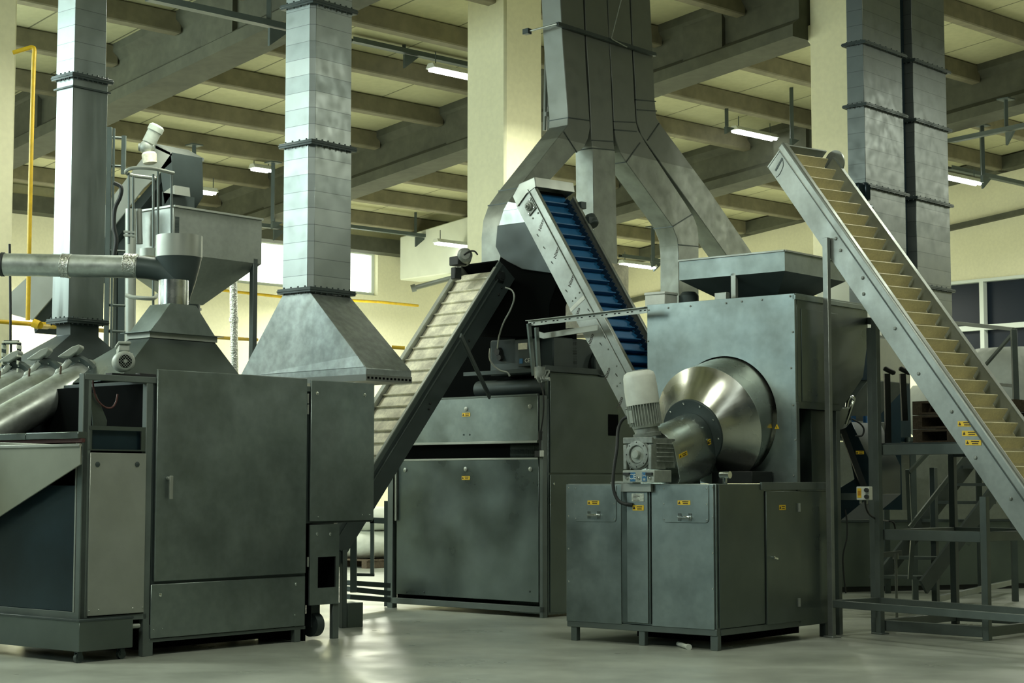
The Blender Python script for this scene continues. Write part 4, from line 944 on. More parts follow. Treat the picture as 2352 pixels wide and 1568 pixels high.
# lower right panel with opening; black sheets imitate the shade in and below it
a = FL.fv(708, 1390, 0); b = FL.fv(777, 1203, 0); h0 = FL.fv(727, 1350, 0); h1 = FL.fv(769, 1277, 0)
m = M(); m.box(FL, 0, .014, a[0], b[0], h1[1], b[1]); m.box(FL, 0, .014, a[0], b[0], a[1], h0[1]); m.box(FL, 0, .014, a[0], h0[0], h0[1], h1[1]); m.box(FL, 0, .014, h1[0], b[0], h0[1], h1[1]); pn = lp(m, 'lower_panel', 'steel', 0)
m = M(); m.box(FL, -.5, -.45, a[0], b[0], a[1]-.1, b[1]); m.box(FL, -.45, -.01, b[0]-.02, b[0]-.005, a[1], b[1]); m.box(FL, -.45, -.01, a[0]+.005, b[0]-.02, a[1], a[1]+.02); lp(m, 'opening_shade', 'cavity', 0)
for x in (728, 758):
    q = FL.fv(x, 1226, .014); m = M(); bolt(m, FL.p(.014, *q), FL.a, .013, .009); m.build('lock', 'chrome', pn)
g0 = FL.fv(764, 1462, 0)[0]; g1 = FL.fv(778, 1462, 0)[0]
m = M(); m.box(FL, -.04, .0, g0, g1, 0, a[1]); lp(m, 'leg', 'painted_frame')
m = M(); m.box(FL, -.5, -.45, a[0]-.1, b[0], .0, .5); m.box(FL, -.45, -.03, a[0]-.03, a[0], .0, .5); lp(m, 'recess_shade', 'cavity', 0)
m = M(); c = FL.p(-.12, (a[0]+b[0])/2, .12); m.cyl(c-FL.b*.04, c+FL.b*.04, .1, n=24); m.box(Fr((c.x, c.y), 40), -.03, .03, -.05, .05, .1, .3); lp(m, 'drive_wheel', 'steel_dark', 0)
m = M(); m.box(FL, UD, UD+.02, va, v7, .3, ZTL-.02); m.box(FL, UD, .0, V1-.02, V1, FL.fv(857, 1197, 0)[1], ZTL-.02); lp(m, 'end_skin', 'steel_shaded')
# end part: glossy dark door, cream tray, edge mouldings (plane v=V0 facing -b)
def fu(x, y, v=V0): return FL.fu(x, y, v)
uL = fu(-160, 1100)[0]
zbk = fu(170, 1405)[1]; ztk = fu(170, 1090)[1]
m = M(); m.box(FL, uL, -.07, V0, V0+.03, zbk, 1.5-.22); dr = lp(m, 'dark_glass_door', 'bluegrey', .004)
m = M(); m.box(FL, -.075, -.06, V0-.012, V0+.02, zbk, ztk+.25); m.build('door_edge', 'steel_light', dr)
m = M(); m.box(FL, uL, -.0, V0+.0, V0+.05, fu(180, 1424)[1], zbk-.0); lp(m, 'frame_rail', 'painted_frame')
m = M(); m.box(FL, -.055, 0, V0-.01, V0+.04, fu(180, 1424)[1], ZTL); lp(m, 'frame_post', 'painted_frame')
m = M(); m.box(FL, uL, -.06, V0-.0, V0+.4, z0+.02, fu(180, 1424)[1]-.02); lp(m, 'lower_skirt', 'steel_dark')
# tray: sloping cream side plate
vt = V0-.10
pts = [FL.fu(x, y, vt) for x, y in ((-120, 1011), (184, 1022), (185, 1066), (-120, 1262))]
m = M(); m.prism([FL.p(q[0], vt, q[1]) for q in pts], FL.b*.012); tr = lp(m, 'tray_side', 'tray_steel')
m = M(); q = FL.fu(0, 1017, vt); zz = pts[1][1]; m.box(FL, uL, pts[1][0]-.002, vt-.01, vt+.02, zz-.01, zz+.012); lp(m, 'tray_lip', 'steel_light')
m = M(); m.box(FL, uL, pts[1][0]-.02, vt+.03, vt+.06, zz+.02, zz+.05); lp(m, 'red_seal', 'red_strip')
m = M(); a = FL.fu(56, 1000, vt)[0]; m.box(FL, uL, a-.004, vt+.01, vt+.09, zz+.05, zz+.1); lp(m, 'tray_cover', 'steel_shaded', .004)
m = M(); m.box(FL, a+.004, FL.fu(176, 1000, vt)[0], vt+.01, vt+.09, zz+.05, zz+.1); lp(m, 'tray_cover', 'steel_shaded', .004)
m = M(); m.box(FL, uL, -.08, vt+.02, V0-.002, zz-.02, zz+.01); lp(m, 'tray_floor', 'steel_dark')
# ---- inclined tubes with flanges and valve heads
TD = (FL.b*math.cos(math.radians(27.5))+Z*math.sin(math.radians(27.5))).normalized()
def inclined(x1, y1, Y1, r, label):
    q = at(x1, y1, Y1); d = TD; p = q-d*2.3
    t = thing('screw_conveyor_tube', label, 'tube', (p+q)/2, 'inclined steel tubes over the tray')
    m = M(); m.cyl(p, q, r, n=48); m.build('tube', 'tube_steel', t)
    m = M(); m.turn(q-d*.02, d, [(0, r), (.001, r*1.36), (.035, r*1.36), (.036, r*.9)], 48); f = m.build('flange', 'painted_grey', t)
    x = d.cross(Z).normalized(); y = x.cross(d)
    for k in range(10):
        tt = 2*math.pi*k/10; m = M(); bolt(m, q-d*.02+(x*math.cos(tt)+y*math.sin(tt))*r*1.18, -d, .009, .012); m.build('bolt', 'chrome', f)
    m = M(); m.turn(q+d*.016, d, [(0, r*1.0), (.05, r*1.0), (.09, r*.8), (.12, r*.4)], 40); m.build('end_cap', 'motor_paint', t)
    # valve body and wedge shaped head on the shoulder of the flange
    L = -x if x.dot(Vector((1, 0, 0))) > 0 else x
    b = q+y*r*1.15+L*.02-d*.08
    m = M(); m.cyl(b-d*.14-y*.06+L*.05, b+d*.02+y*.02, .026, n=14); m.sphere(b-d*.10-y*.035+L*.03, .036); m.build('valve_body', 'motor_paint', t)
    m = M(); m.cyl(b-d*.16-y*.10+L*.06, b-d*.02-y*.06+L*.04, .022, n=12); m.sphere(b-d*.17-y*.1+L*.06, .028); m.build('valve_stem', 'cast_grey', t)
    w = b+Z*.085+d*.03; X = Vector((1, 0, 0))
    m = M(); e = Vector((0, 1, 0))*.07; F_ = [(-.10, -.045), (.015, .035), (.075, .055), (.085, .03), (.06, -.005), (.0, -.045), (-.09, -.05)]
    m.prism([w+X*a_+Z*c_-e for a_, c_ in F_], e*2); m.build('valve_head', 'motor_paint', t, bevel=.008)
    m = M(); m.tube(smooth([b-d*.06-e*1.1, b-d*.1-y*.07-e*1.2, b-d*.16-y*.17-e]), .009, 8); m.build('cable', 'wood', t)
    return t
inclined(196, 868, 14.3, .147, 'inclined polished tube nearest the machine frame, widest of the row')
inclined(124, 873, 14.57, .147, 'inclined polished tube in the middle of the row of three')
inclined(56, 878, 14.84, .147, 'inclined polished tube farthest from the machine frame, partly out of frame')
# fan motor
cc = FL.p(-.16, *FL.fv(288, 829, -.16)); d = (FL.a*.9-FL.b*.45+Z*.0).normalized()
t = thing('fan_motor', 'light grey electric motor with round black grille on top of the machine', 'motor', cc-Z*.08)
m = M(); m.turn(cc-d*.17, d, [(0, .066), (.02, .076), (.05, .08), (.145, .08), (.162, .068), (.166, .058)], 36, cap=True); m.build('motor_body', 'motor_paint', t, sharp=50)
m = M(); m.turn(cc-d*.005, d, [(0, .05), (.006, .05)], 28); g = m.build('grille', 'cavity', t)
x = d.cross(Z).normalized(); y = x.cross(d)
for k in range(-3, 4):
    w = math.sqrt(.048**2-(k*.015)**2); m = M(); e = (x+y).normalized(); f = (x-y).normalized()
    m.bar(cc+d*.002+e*k*.015-f*w, cc+d*.002+e*k*.015+f*w, .0022, .002); m.bar(cc+d*.0025+f*k*.015-e*w, cc+d*.0025+f*k*.015+e*w, .0022, .002); m.build('grille_bar', 'motor_paint', g)
m = M(); m.prism([cc+d*.003-x*.016, cc+d*.003-y*.016, cc+d*.003+x*.016, cc+d*.003+y*.016], d*.004); m.build('hub_badge', 'motor_paint', t)
m = M(); m.cyl(cc-d*.17, cc-d*.3-x*.02, .045, n=20); m.cyl(cc-d*.2-x*.02+Z*.02, cc-d*.2-x*.10+Z*.05, .03, n=14); m.build('gearbox', 'motor_paint', t)
w = cc+Z*.085-d*.1; m = M(); m.barf(w-d*.06-Z*.01, w+d*.05+Z*.02, .08, .05, x); m.barf(w-d*.08+Z*.03, w+d*.06+Z*.06, .1, .02, x); m.build('terminal_box', 'motor_paint', t, bevel=.005)
m = M(); m.box(FL, -.34, -.26, FL.fv(250, 856, -.3)[0], FL.fv(325, 850, -.3)[0], ZTL, ZTL+.035); m.build('mounting_plate', 'black', t)
m = M(); a = FL.fv(322, 850, -.3); m.box(FL, -.36, -.3, a[0], a[0]+.16, ZTL, ZTL+.05); lp(m, 'bracket', 'black')
# slotted angle bracket far left
t = thing('slotted_bracket', 'dark slotted steel bracket frame behind the inclined tubes', 'bracket', at(27, 850, 14.8))
for (x0, y0), (x1, y1) in (((9, 788), (9, 860)), ((44, 788), (44, 860)), ((9, 786), (44, 786))):
    m = M(); m.bar(at(x0, y0, 14.8), at(x1, y1, 14.8), .035, .012, up=Vector((0, 1, 0))); a, b = at(x0, y0, 14.75), at(x1, y1, 14.75); m2 = M()
    for k in range(4): c = a.lerp(b, (k+.5)/4); dd = (b-a).normalized(); m2.bar(c-dd*.016, c+dd*.016, .01, .12, up=Vector((0, 1, 0)))
    m.build('slotted_bar', 'steel_dark', t, also=[(m2, 'plaster_white')])
m = M(); m.cyl(at(25, 790, 14.8), at(25, 860, 14.8), .01); m.cyl(at(8, 835, 14.9), at(45, 815, 14.9), .012); m.build('rod', 'steel_dark', t)
# ================================================================ extraction hoods and chimneys on the left machine
def rect(F, u0, u1, v0, v1, z): return [F.p(u0, v0, z), F.p(u1, v0, z), F.p(u1, v1, z), F.p(u0, v1, z)]
def flange(F, u0, u1, v0, v1, z, name, parent, w=.035, h=.045, mt='steel_dark'):
    m = M()
    m.loft([rect(F, u0-w, u1+w, v0-w, v1+w, z-h/2), rect(F, u0-w, u1+w, v0-w, v1+w, z+h/2), rect(F, u0-.001, u1+.001, v0-.001, v1+.001, z+h/2), rect(F, u0-.001, u1+.001, v0-.001, v1+.001, z-h/2), rect(F, u0-w, u1+w, v0-w, v1+w, z-h/2)], cap=False)
    m.box(F, u0-w*1.15, u1+w*1.15, v0-w*1.15, v1+w*1.15, z-.006, z+.006)
    n = 7
    for k in range(n):
        v = v0+(v1-v0)*(k+.5)/n; c = F.p(u1+w*.7, v, z); m.turn(c-Z*h*.8, Z, [(0, .009), (h*1.6, .009)], 6)
    for k in range(4):
        u = u0+(u1-u0)*(k+.5)/4; c = F.p(u, v0-w*.7, z); m.turn(c-Z*h*.8, Z, [(0, .009), (h*1.6, .009)], 6)
    return m.build(name, mt, parent, bevel=.002)
# ---- chimney with banded sheet over the machine's right end
uh = -.14; q = FL.fv(841, 872, uh); zc = q[1]; v0 = q[0]; v1 = FL.fv(945, 880, uh)[0]; uL = FL.fu(552, 866, v0)[0]
T = thing('extraction_hood', 'broad flared sheet-metal hood with a tall banded chimney above the machine', 'hood', FL.p(-.8, v0+.3, ZTL))
# chimney corner column: near corner at px 713
k = 0
def solve_u(F, px, py, v): return F.fu(px, py, v)[0]
vc = v0+.06; uc = solve_u(FL, 713, 660, vc); zt = FL.fu(713, 664, vc)[1]; ul = FL.fu(649, 664, vc)[0]; vr = FL.fv(805, 664, uc)[0]
ztop = roofz(ZP, 14)
zs = FL.fv(845, 845, uh)[1]
m = M(); m.loft([rect(FL, uL, uh, v0, v1, zc), rect(FL, uL, uh, v0, v1, zs), rect(FL, ul, uc, vc, vr, zt-.03), rect(FL, ul, uc, vc, vr, zt)]); m.build('hood_body', 'galvanised_hood', T, bevel=.004)
m = M(); m.loft([rect(FL, uL-.002, uh+.003, v0-.003, v1+.003, zc-.006), rect(FL, uL-.002, uh+.003, v0-.003, v1+.003, zc+.05)]); m2 = M()
for i in range(12): c = v0+(v1-v0)*(i+.5)/12; m2.box(FL, uh, uh+.006, c-.012, c+.012, zc+.012, zc+.03)
m.build('slotted_edge', 'galvanised_plain', T, also=[(m2, 'cavity')])
# overlapping strip along the skirt
a = FL.fu(655, 848, v0-.002); b = FL.fu(822, 818, v0-.03)
z1 = FL.fv(713, 325, uc)[1]; z2 = FL.fu(713, 4, vc)[1]
P1, P2, P3 = FL.p(uL, v0, zs), FL.p(uh, v0, zs), FL.p(ul, vc, zt-.03); nn = (P2-P1).cross(P3-P1).normalized()
if nn.y > 0: nn = -nn
pts = [onpl(x, y, P1, nn) for x, y in ((640, 850), (822, 817), (838, 842), (600, 860))]
m = M(); m.prism(pts, nn*.006); m.build('sheet_overlap', 'galvanised_hood', T)
secs = [(zt, z1), (z1, z2), (z2, ztop)]
for i, (a, b) in enumerate(secs):
    s = .0 if i == 0 else .004
    m = M(); ch = .045
    def ring(z): return [FL.p(ul+s, vc+s, z), FL.p(uc-ch, vc+s, z), FL.p(uc-s, vc+ch, z), FL.p(uc-s, vr-s, z), FL.p(ul+s, vr-s, z)]
    m.loft([ring(a), ring(b)]); m.build('chimney_section', 'galvanised', T, bevel=.002)
    flange(FL, ul, uc, vc, vr, a, 'flange', T)
# ---- chimney farther left
P0 = at(157, 750, 15.6); F1c = Fr((P0.x, P0.y), 40)
T = thing('extraction_hood', 'wide dark hood with slim chimney, bright on one side, behind the polished tubes', 'hood', F1c.p(-.2, .3, 1.9))
ul = F1c.fu(119, 720, 0)[0]; vr = F1c.fv(238, 720, 0)[0]; zt = F1c.fu(157, 735, 0)[1]; z1 = F1c.fu(157, 180, 0)[1]; z0 = F1c.fu(157, 768, 0)[1]
zt0 = zt
vb0 = -1.0; vb1 = vr+.55; zh = 2.0
m = M(); m.loft([rect(F1c, ul-.25, .42, vb0, vb1, zh-.5), rect(F1c, ul-.25, .42, vb0, vb1, zh), rect(F1c, ul+.03, -.01, .03, vr-.04, z0), rect(F1c, ul+.03, -.01, .03, vr-.04, zt)]); m.build('hood_body', 'steel_dark', T, bevel=.004)
m = M(); m.loft([rect(F1c, ul, 0, 0, vr, zt), rect(F1c, ul, 0, 0, vr, z1)]); m.build('chimney_section', 'galvanised_smooth', T, bevel=.004)
ul2 = F1c.fu(128, 120, 0)[0]; u2 = F1c.fu(160, 120, 0)[0]; vr2 = F1c.fv(234, 120, 0)[0]
m = M(); m.loft([rect(F1c, ul2, u2*0-.005, .01, vr-.02, z1), rect(F1c, ul2+.01, -.01, .015, vr-.04, roofz(ZP, 13.5))]); m.build('chimney_section', 'galvanised', T, bevel=.004)
flange(F1c, ul, 0, 0, vr, zt, 'flange', T); flange(F1c, ul, 0, 0, vr, z1+.02, 'flange', T)
m = M(); m.loft([rect(F1c, ul-.02, .02, -.02, vr+.02, z1-.09), rect(F1c, ul-.02, .02, -.02, vr+.02, z1-.075)]); m.build('edge_seam', 'steel_dark', T)
# ---- pyramid hood with round outlet
uP = -.85
q = FL.fv(345, 762, uP); P0 = FL.p(uP, q[0], q[1]); FP_ = Fr((P0.x, P0.y), 40); zc = q[1]
T = thing('pyramid_hood', 'grey steel pyramid hood with folded collar and round outlet pipe', 'hood', FP_.p(-.4, .4, ZTL))
ul = FP_.fu(296, 768, 0)[0]; vr = FP_.fv(495, 768, 0)[0]; zb = FP_.fv(345, 775, 0)[1]
# body down to machine top: bottom corners
vbr = FL.fv(572, 868, uP+.3)[0]-FL.l(P0)[1]; vbl = FL.fv(272, 862, uP+.3)[0]-FL.l(P0)[1]
m = M(); m.loft([rect(FP_, ul-.3, .3, vbl, vbr, ZTL+.005), rect(FP_, ul, 0, 0, vr, zb)]); m.build('hood_body', 'steel_shaded', T, bevel=.003)
m = M(); m.loft([rect(FP_, ul-.012, .012, -.012, vr+.012, zb), rect(FP_, ul-.012, .012, -.012, vr+.012, zc)]); m.build('collar', 'steel_light', T, bevel=.002)
m = M(); m.loft([rect(FP_, ul-.05, .05, -.05, vr+.05, zc), rect(FP_, ul-.05, .05, -.05, vr+.05, zc+.006)]); m.build('collar_flange', 'steel', T)
apz = FP_.fv(400, 707, -.3)[1]
a0 = FP_.fv(372, 706, -.3); uc_ = (ul)/2; vc_ = vr/2
pr = .13
m = M(); m.loft([rect(FP_, ul, 0, 0, vr, zc+.006), rect(FP_, uc_-pr*1.05, uc_+pr*1.05, vc_-pr*1.05, vc_+pr*1.05, apz)]); m.build('pyramid_top', 'steel', T, bevel=.003)
c = FP_.p(uc_, vc_, apz-.01); m = M(); m.cyl(c, c+Z*.22, pr*.97, n=36); m.build('outlet_pipe', 'steel_polished', T)
m = M(); c1 = at(445, 655, P0.y+.6); m.cyl(at(437, 700, 15.8), at(437, 720, 15.8), .09, n=20); m.build('side_outlet', 'steel_dark', T)
# ---- horizontal pipe with elbow funnel
T = thing('air_pipe', 'horizontal polished steel pipe with taped joints ending in an elbow funnel', 'pipe', at(150, 610, 15.0))
Yp = 15.0; p = at(-60, 606, Yp); q = at(318, 613, Yp)
m = M(); m.cyl(p, q, .098, n=40); m.build('pipe', 'tube_steel', T)
for x0, x1, mt in ((141, 163, 'foil'), (285, 316, 'foil')):
    a = at(x0, 609, Yp); b = at(x1, 611, Yp); d = (b-a).normalized(); m = M(); L = (b-a).length; m.turn(a, d, [(0, .1), (.004, .106), (L*.5, .104), (L-.004, .107), (L, .1)], 32); m.build('taped_joint', mt, T)
m = M(); m.turn(at(2, 607, Yp), (q-p).normalized(), [(0, .1), (.005, .105), (.03, .105), (.035, .1)], 32); m.build('clamp_ring', 'black', T)
# elbow: rings from pipe end turning down to a narrow spout
cx = [(318, 613, .100), (345, 616, .098), (375, 622, .10), (400, 632, .115), (416, 648, .12), (424, 664, .085), (428, 680, .04), (430, 690, .022)]
pts = [at(x, y, Yp) for x, y, r in cx]
m = M(); m.tube(smooth(pts, 4), [cx[min(i//4, 7)][2]*(1-(i % 4)/4)+cx[min(i//4+1, 7)][2]*((i % 4)/4) for i in range(29)], 32); m.build('elbow', 'steel_dark', T)
c = at(411, 592, Yp+.02); 
m = M(); R_ = .2; n = 28
m.turn(c, Z, [(0, R_), (.19, R_), (.19, R_-.008), (.01, R_-.01)], 44, cap=False); m.build('open_funnel', 'steel_light', T)
P = [c, at(413, 620, Yp+.02), at(418, 650, Yp), at(425, 675, Yp), at(429, 692, Yp)]; m = M()
m.loft([[q+Vector((math.cos(2*math.pi*i/40)*r, math.sin(2*math.pi*i/40)*r, 0)) for i in range(40)] for q, r in zip(P, (R_-.003, .165, .115, .055, .022))]); m.build('funnel_cone', 'steel_dark', T, sharp=60)
m = M(); m.prism([at(462, 596, Yp-.0), at(440, 680, Yp), at(425, 668, Yp), at(436, 600, Yp)], Vector((0, .01, 0))); m.bm.free()
m = M(); m.cyl(at(345, 590, 15.3), at(345, 572, 15.3), .1, n=24); m.build('short_funnel', 'steel_light', T)
# ---- big steel hopper on legs
P0 = at(397, 560, 17.3); FH = Fr((P0.x, P0.y), 40)
T = thing('steel_hopper', 'big open-topped grey steel hopper tapering down, standing high on legs', 'hopper', FH.p(-.5, .8, 0))
vr = FH.fv(601, 560, 0)[0]; zt = FH.fv(605, 500, 0)[1]; zl = FH.fv(598, 606, 0)[1]; zb = FH.fv(445, 700, -.4)[1]; ul = -1.0
z_ = FH.fv(398, 478, 0)[1]
zt = (zt+z_)/2
va = FH.fv(424, 692, -.45)[0]; vb = FH.fv(452, 700, -.45)[0]
m = M(); m.loft([rect(FH, -.6, -.35, va, vb, zb), rect(FH, ul, 0, 0, vr, zl), rect(FH, ul, 0, 0, vr, zt), rect(FH, ul+.012, -.012, .012, vr-.012, zt), rect(FH, ul+.012, -.012, .012, vr-.012, zl), rect(FH, -.59, -.36, va+.01, vb-.01, zb)], cap=False); m.build('hopper_body', 'steel_plate', T, bevel=.002)
m = M()
for a, b in (((0, 0), (0, vr)), ((0, vr), (ul, vr)), ((ul, vr), (ul, 0)), ((ul, 0), (0, 0))): m.bar(FH.p(a[0], a[1], zt), FH.p(b[0], b[1], zt), .05, .02)
m.build('rim', 'steel_light', T)
for (u, v) in ((-.03, vr-.08), (ul+.05, vr-.08), (ul+.05, .05), (-.03, .05)):
    m = M(); m.box(FH, u-.03, u+.03, v-.03, v+.03, 0, zl+.05 if v > .5 else zt-.1); m.build('leg', 'steel_dark', T, bevel=.002)
m = M(); c = FH.p(-.475, (va+vb)/2, zb); m.cyl(c-Z*.12, c+Z*.02, .1, n=24); m.turn(c-Z*.05, Z, [(0, .13), (.02, .13)], 24); m.build('outlet', 'steel_dark', T)
# ---- bucket elevator head and inclined channel
T = thing('elevator', 'inclined elevator channel with a dusty gear motor at its head, above the steel hopper', 'elevator', at(300, 700, 17.8)*1.0)
Y = 17.6
ln = [(-330, 1250), (352, 355)]
def slabP(m, pix, Y, th): return m.prism([at(x, y, Y) for x, y in pix], Vector((.5, .6, 0)).normalized()*th)
m = M(); slabP(m, [(20, 675), (250, 462), (352, 330), (392, 350), (395, 372), (330, 432), (262, 520), (75, 735), (20, 720)], Y, .012); m.build('channel_side', 'steel_light', T, bevel=.003)
m = M(); slabP(m, [(75, 735), (262, 520), (372, 394), (378, 410), (270, 545), (80, 765)], Y+.1, .3); m.build('channel_underside', 'steel_dark', T)
m = M(); m.prism([at(368, 388, Y), at(395, 350, Y), at(397, 440, Y), at(378, 470, Y)], Vector((.5, .6, 0)).normalized()*.4); m.build('head_chute', 'steel_dark', T)
m = M(); m.prism([at(375, 442, Y-.05), at(400, 425, Y-.05), at(402, 446, Y-.05)], Vector((.5, .6, 0)).normalized()*.2); m.build('chute_tip', 'steel_light', T)
m = M(); m.prism([at(358, 330, Y), at(395, 350, Y), at(395, 358, Y), at(356, 340, Y)], Vector((.5, .6, 0)).normalized()*.42); m.build('head_cover', 'steel_plate', T)
g = at(337, 338, Y-.15); gm = at(352, 308, Y-.15); gd = (gm-g).normalized()
m = M(); m.turn(g+gd*.03, gd, [(0, .05), (.02, .07), (.14, .07), (.15, .08), (.2, .08), (.22, .06)], 24); m.build('gear_motor', 'motor_paint', T)
m = M(); m.sphere(g, .075, 14); m.cyl(g-Vector((.08, 0, 0)), g+Vector((.08, 0, 0)), .04, n=14); m.build('gearbox', 'cast_grey', T)
m = M(); m.turn(at(342, 350, Y-.18), (at(345, 378, Y-.18)-at(342, 350, Y-.18)), [(0, .06), (.02, .075), (.11, .07), (.12, .05)], 24); m.build('dusty_pot', 'cream_dirty', T)
m = M(); slabP(m, [(372, 440), (394, 440), (394, 545), (372, 545)], Y+.0, .3); m.build('elevator_leg', 'steel_dark', T)
# ---- ladder with hoop guards
T = thing('caged_ladder', 'grey steel ladder uprights with half-round guard hoops beside the elevator', 'ladder', at(300, 900, 16.6))
for x0, x1, ya, yb, w in ((252, 241, 292, 1000, .045), (262, 252, 295, 1000, .02), (285, 283, 312, 400, .04)):
    m = M(); m.bar(at(x0, ya, 16.9), at(x1, yb, 16.9), w, w); m.build('upright', 'painted_frame', T)
for x, ya, yb in ((296, 396, 560), (306, 405, 545), (352, 400, 1000), (363, 385, 545), (394, 395, 540)):
    m = M(); m.cyl(at(x, ya, 16.6), at(x, yb, 16.6), .012, n=8); m.build('guard_bar', 'painted_frame', T)
for yc, x0, x1 in ((392, 288, 400),):
    P = [at(400, 398, 16.6), at(350, 387, 16.5), at(305, 386, 16.5), at(289, 395, 16.55), at(305, 403, 16.7), at(358, 410, 16.8)]
    m = M(); m.tube(smooth(P), .018, 8); m.build('guard_hoop', 'steel_light', T)
P = [at(290, 678, 16.6), at(310, 683, 16.55), at(350, 685, 16.55), at(362, 678, 16.7)]
m = M(); m.tube(smooth(P), .02, 8); m.build('guard_hoop', 'steel_light', T)
for y in (540, 532):
    m = M(); m.bar(at(285, y, 16.6), at(310, y+2, 16.6), .05, .02); m.build('clamp', 'steel_light', T)
for y in (315, 380, 575, 700, 760):
    m = M(); m.cyl(at(243, y, 16.9), at(287, y+2, 17.0), .014, n=8); m.build('rung', 'painted_frame', T)
# dark post + clear plastic pipes behind
T = thing('support_column', 'dark square steel column behind the ladder', 'column', at(282, 1000, 17.8)); m = M(); m.bar(at(284, 470, 17.8), onz(276, 1400, 0)*1.0 if False else at(281, 1250, 17.8), .09, .09); m.build('column', 'steel_dark', T)
m = M(); q = at(300, 480, 17.4); m.cyl(q, at(298, 1100, 17.4), .055, n=18); tag(m.build('clear_pipe', 'steel_light'), 'pale upright pipe standing beside the dark column', 'pipe')
m = M(); m.cyl(at(318, 480, 17.5), at(320, 560, 17.5), .035, n=14); tag(m.build('grey_pipe', 'galvanised_plain'), 'short grey upright pipe in front of the dark end of the hopper', 'pipe')
m = M(); m.cyl(at(536, 640, 20.0), at(540, 1000, 20.0), .045, n=18); m.turn(at(537, 740, 20), Z, [(0, .055), (.06, .055)], 18); tag(m.build('clear_pipe', 'foil'), 'shiny upright pipe below the tapering side of the steel hopper', 'pipe')
m = M(); m.tube(smooth([at(262, 420, 16.7), at(278, 430, 16.7), at(276, 452, 16.7), at(264, 480, 16.7), at(262, 520, 16.7), at(267, 550, 16.7), at(262, 590, 16.7)]), .02, 10); tag(m.build('cable', 'black'), 'looping black cable hanging beside the ladder', 'cable')
# inclined channel piece low at left (crossing behind the chimney)
# ---- gas pipes
T = thing('gas_pipe', 'yellow gas pipe coming down beside the cream pillar and running along the wall', 'pipe', at(60, 740, 17.0))
m = M(); m.tube(smooth([at(30, 121, 17.0), at(60, 112, 17.0), at(74, 109, 17.0), at(79, 118, 17.0), at(77, 160, 17.0), at(70, 420, 17.0), at(64, 735, 17.0)]), .022, 14); m.build('drop_pipe', 'gas_yellow', T)
m = M(); m.tube([at(-20, 737, 17.0), at(60, 743, 17.2), at(120, 750, 17.8), at(290, 763, 19.2), at(450, 772, 20.4), at(590, 780, 21.6)], .022, 14); m.cyl(at(76, 741, 17.2), at(90, 747, 17.2), .045, n=14); m.cyl(at(92, 747, 17.2), at(108, 748, 17.4), .035, n=14); m.build('main_pipe', 'gas_yellow', T)
m = M(); m.tube([at(498, 665, 33.0), at(650, 682, 33.6), at(870, 693, 34.8), at(960, 702, 35.6)], .028, 12); tag(m.build('yellow_pipe', 'gas_yellow'), 'thin yellow pipe running along the far wall below the bright windows', 'pipe')
m = M(); m.tube([at(900, 797, 20.5), at(930, 799, 20.5)], .022, 12); tag(m.build('yellow_pipe', 'gas_yellow'), 'short yellow pipe end between the chimney hood and the cream belt', 'pipe')
# ================================================================ cluster of four ducts
Yd = 18.6
d0 = at(1297, 200, Yd); FD = Fr((d0.x, d0.y), 41)
def duct(pix, th, label, seams=(), mt='galvanised_plain', u=0.0):
    T = thing('ventilation_duct', label, 'duct', FD.p(u-th/2, FD.fv(*pix[0], u)[0], 5))
    pts = [FD.fv(x, y, u) for x, y in pix]
    m = M(); m.prism([FD.p(u, *q) for q in pts], -FD.a*th); m.build('duct', mt, T, bevel=.006)
    for a, b in seams:
        qa = FD.fv(*a, u); qb = FD.fv(*b, u); m = M(); m.barf(FD.p(u, *qa)+FD.a*.002, FD.p(u, *qb)+FD.a*.002, .008, .012, FD.a)
        m.barf(FD.p(u-th, *qa)-FD.a*.002, FD.p(u-th, *qb)-FD.a*.002, .008, .012, FD.a)
        dd = 1 if qa[0] < qb[0] else -1; e = qa if dd > 0 else qb
        m.barf(FD.p(u+.004, *e)-FD.b*.003, FD.p(u-th-.004, *e)-FD.b*.003, .005, .010, FD.b); m.build('seam', 'steel_dark', T)
    return T
arc = lambda c, r, a0, a1, n=8: [(c[0]+r*math.cos(math.radians(a0+(a1-a0)*k/n)), c[1]+r*math.sin(math.radians(a0+(a1-a0)*k/n))) for k in range(n+1)]
duct([(1276, -240), (1330, -240), (1346, 150), (1354, 270), (1356, 292), (1351, 318), (1343, 335), (1334, 345), (1320, 352), (1233, 447), (1214, 480), (1205, 520), (1203, 640), (1150, 640), (1150, 540), (1154, 500), (1166, 466), (1190, 432), (1290, 305), (1304, 288), (1305, 262), (1292, 90)], .27,
     'galvanised duct bending away from the cluster towards the cream belt conveyor', [((1305, 270), (1354, 277)), ((1295, 303), (1325, 350)), ((1190, 432), (1233, 447)), ((1166, 466), (1214, 480))])
duct([(1335, -240), (1382, -240), (1402, 150), (1410, 330), (1413, 350), (1420, 660), (1366, 660), (1362, 350), (1359, 320), (1354, 200), (1347, 90)], .25, 'straight galvanised duct dropping behind the blue conveyor', [((1360, 322), (1409, 325)), ((1361, 340), (1411, 345))])
duct([(1387, -240), (1435, -240), (1452, 120), (1458, 240), (1461, 280), (1467, 300), (1483, 328), (1537, 410), (1578, 472), (1594, 499), (1602, 520), (1605, 548), (1605, 720), (1560, 720), (1559, 580), (1556, 548), (1545, 520), (1438, 372), (1424, 350), (1415, 322), (1411, 290), (1407, 200), (1400, 90)], .27, 'galvanised duct bending to the drum machine and dropping straight behind its hopper', [((1411, 279), (1459, 281)), ((1412, 298), (1462, 302)), ((1438, 372), (1470, 328)), ((1545, 520), (1590, 492)), ((1558, 562), (1605, 566))])
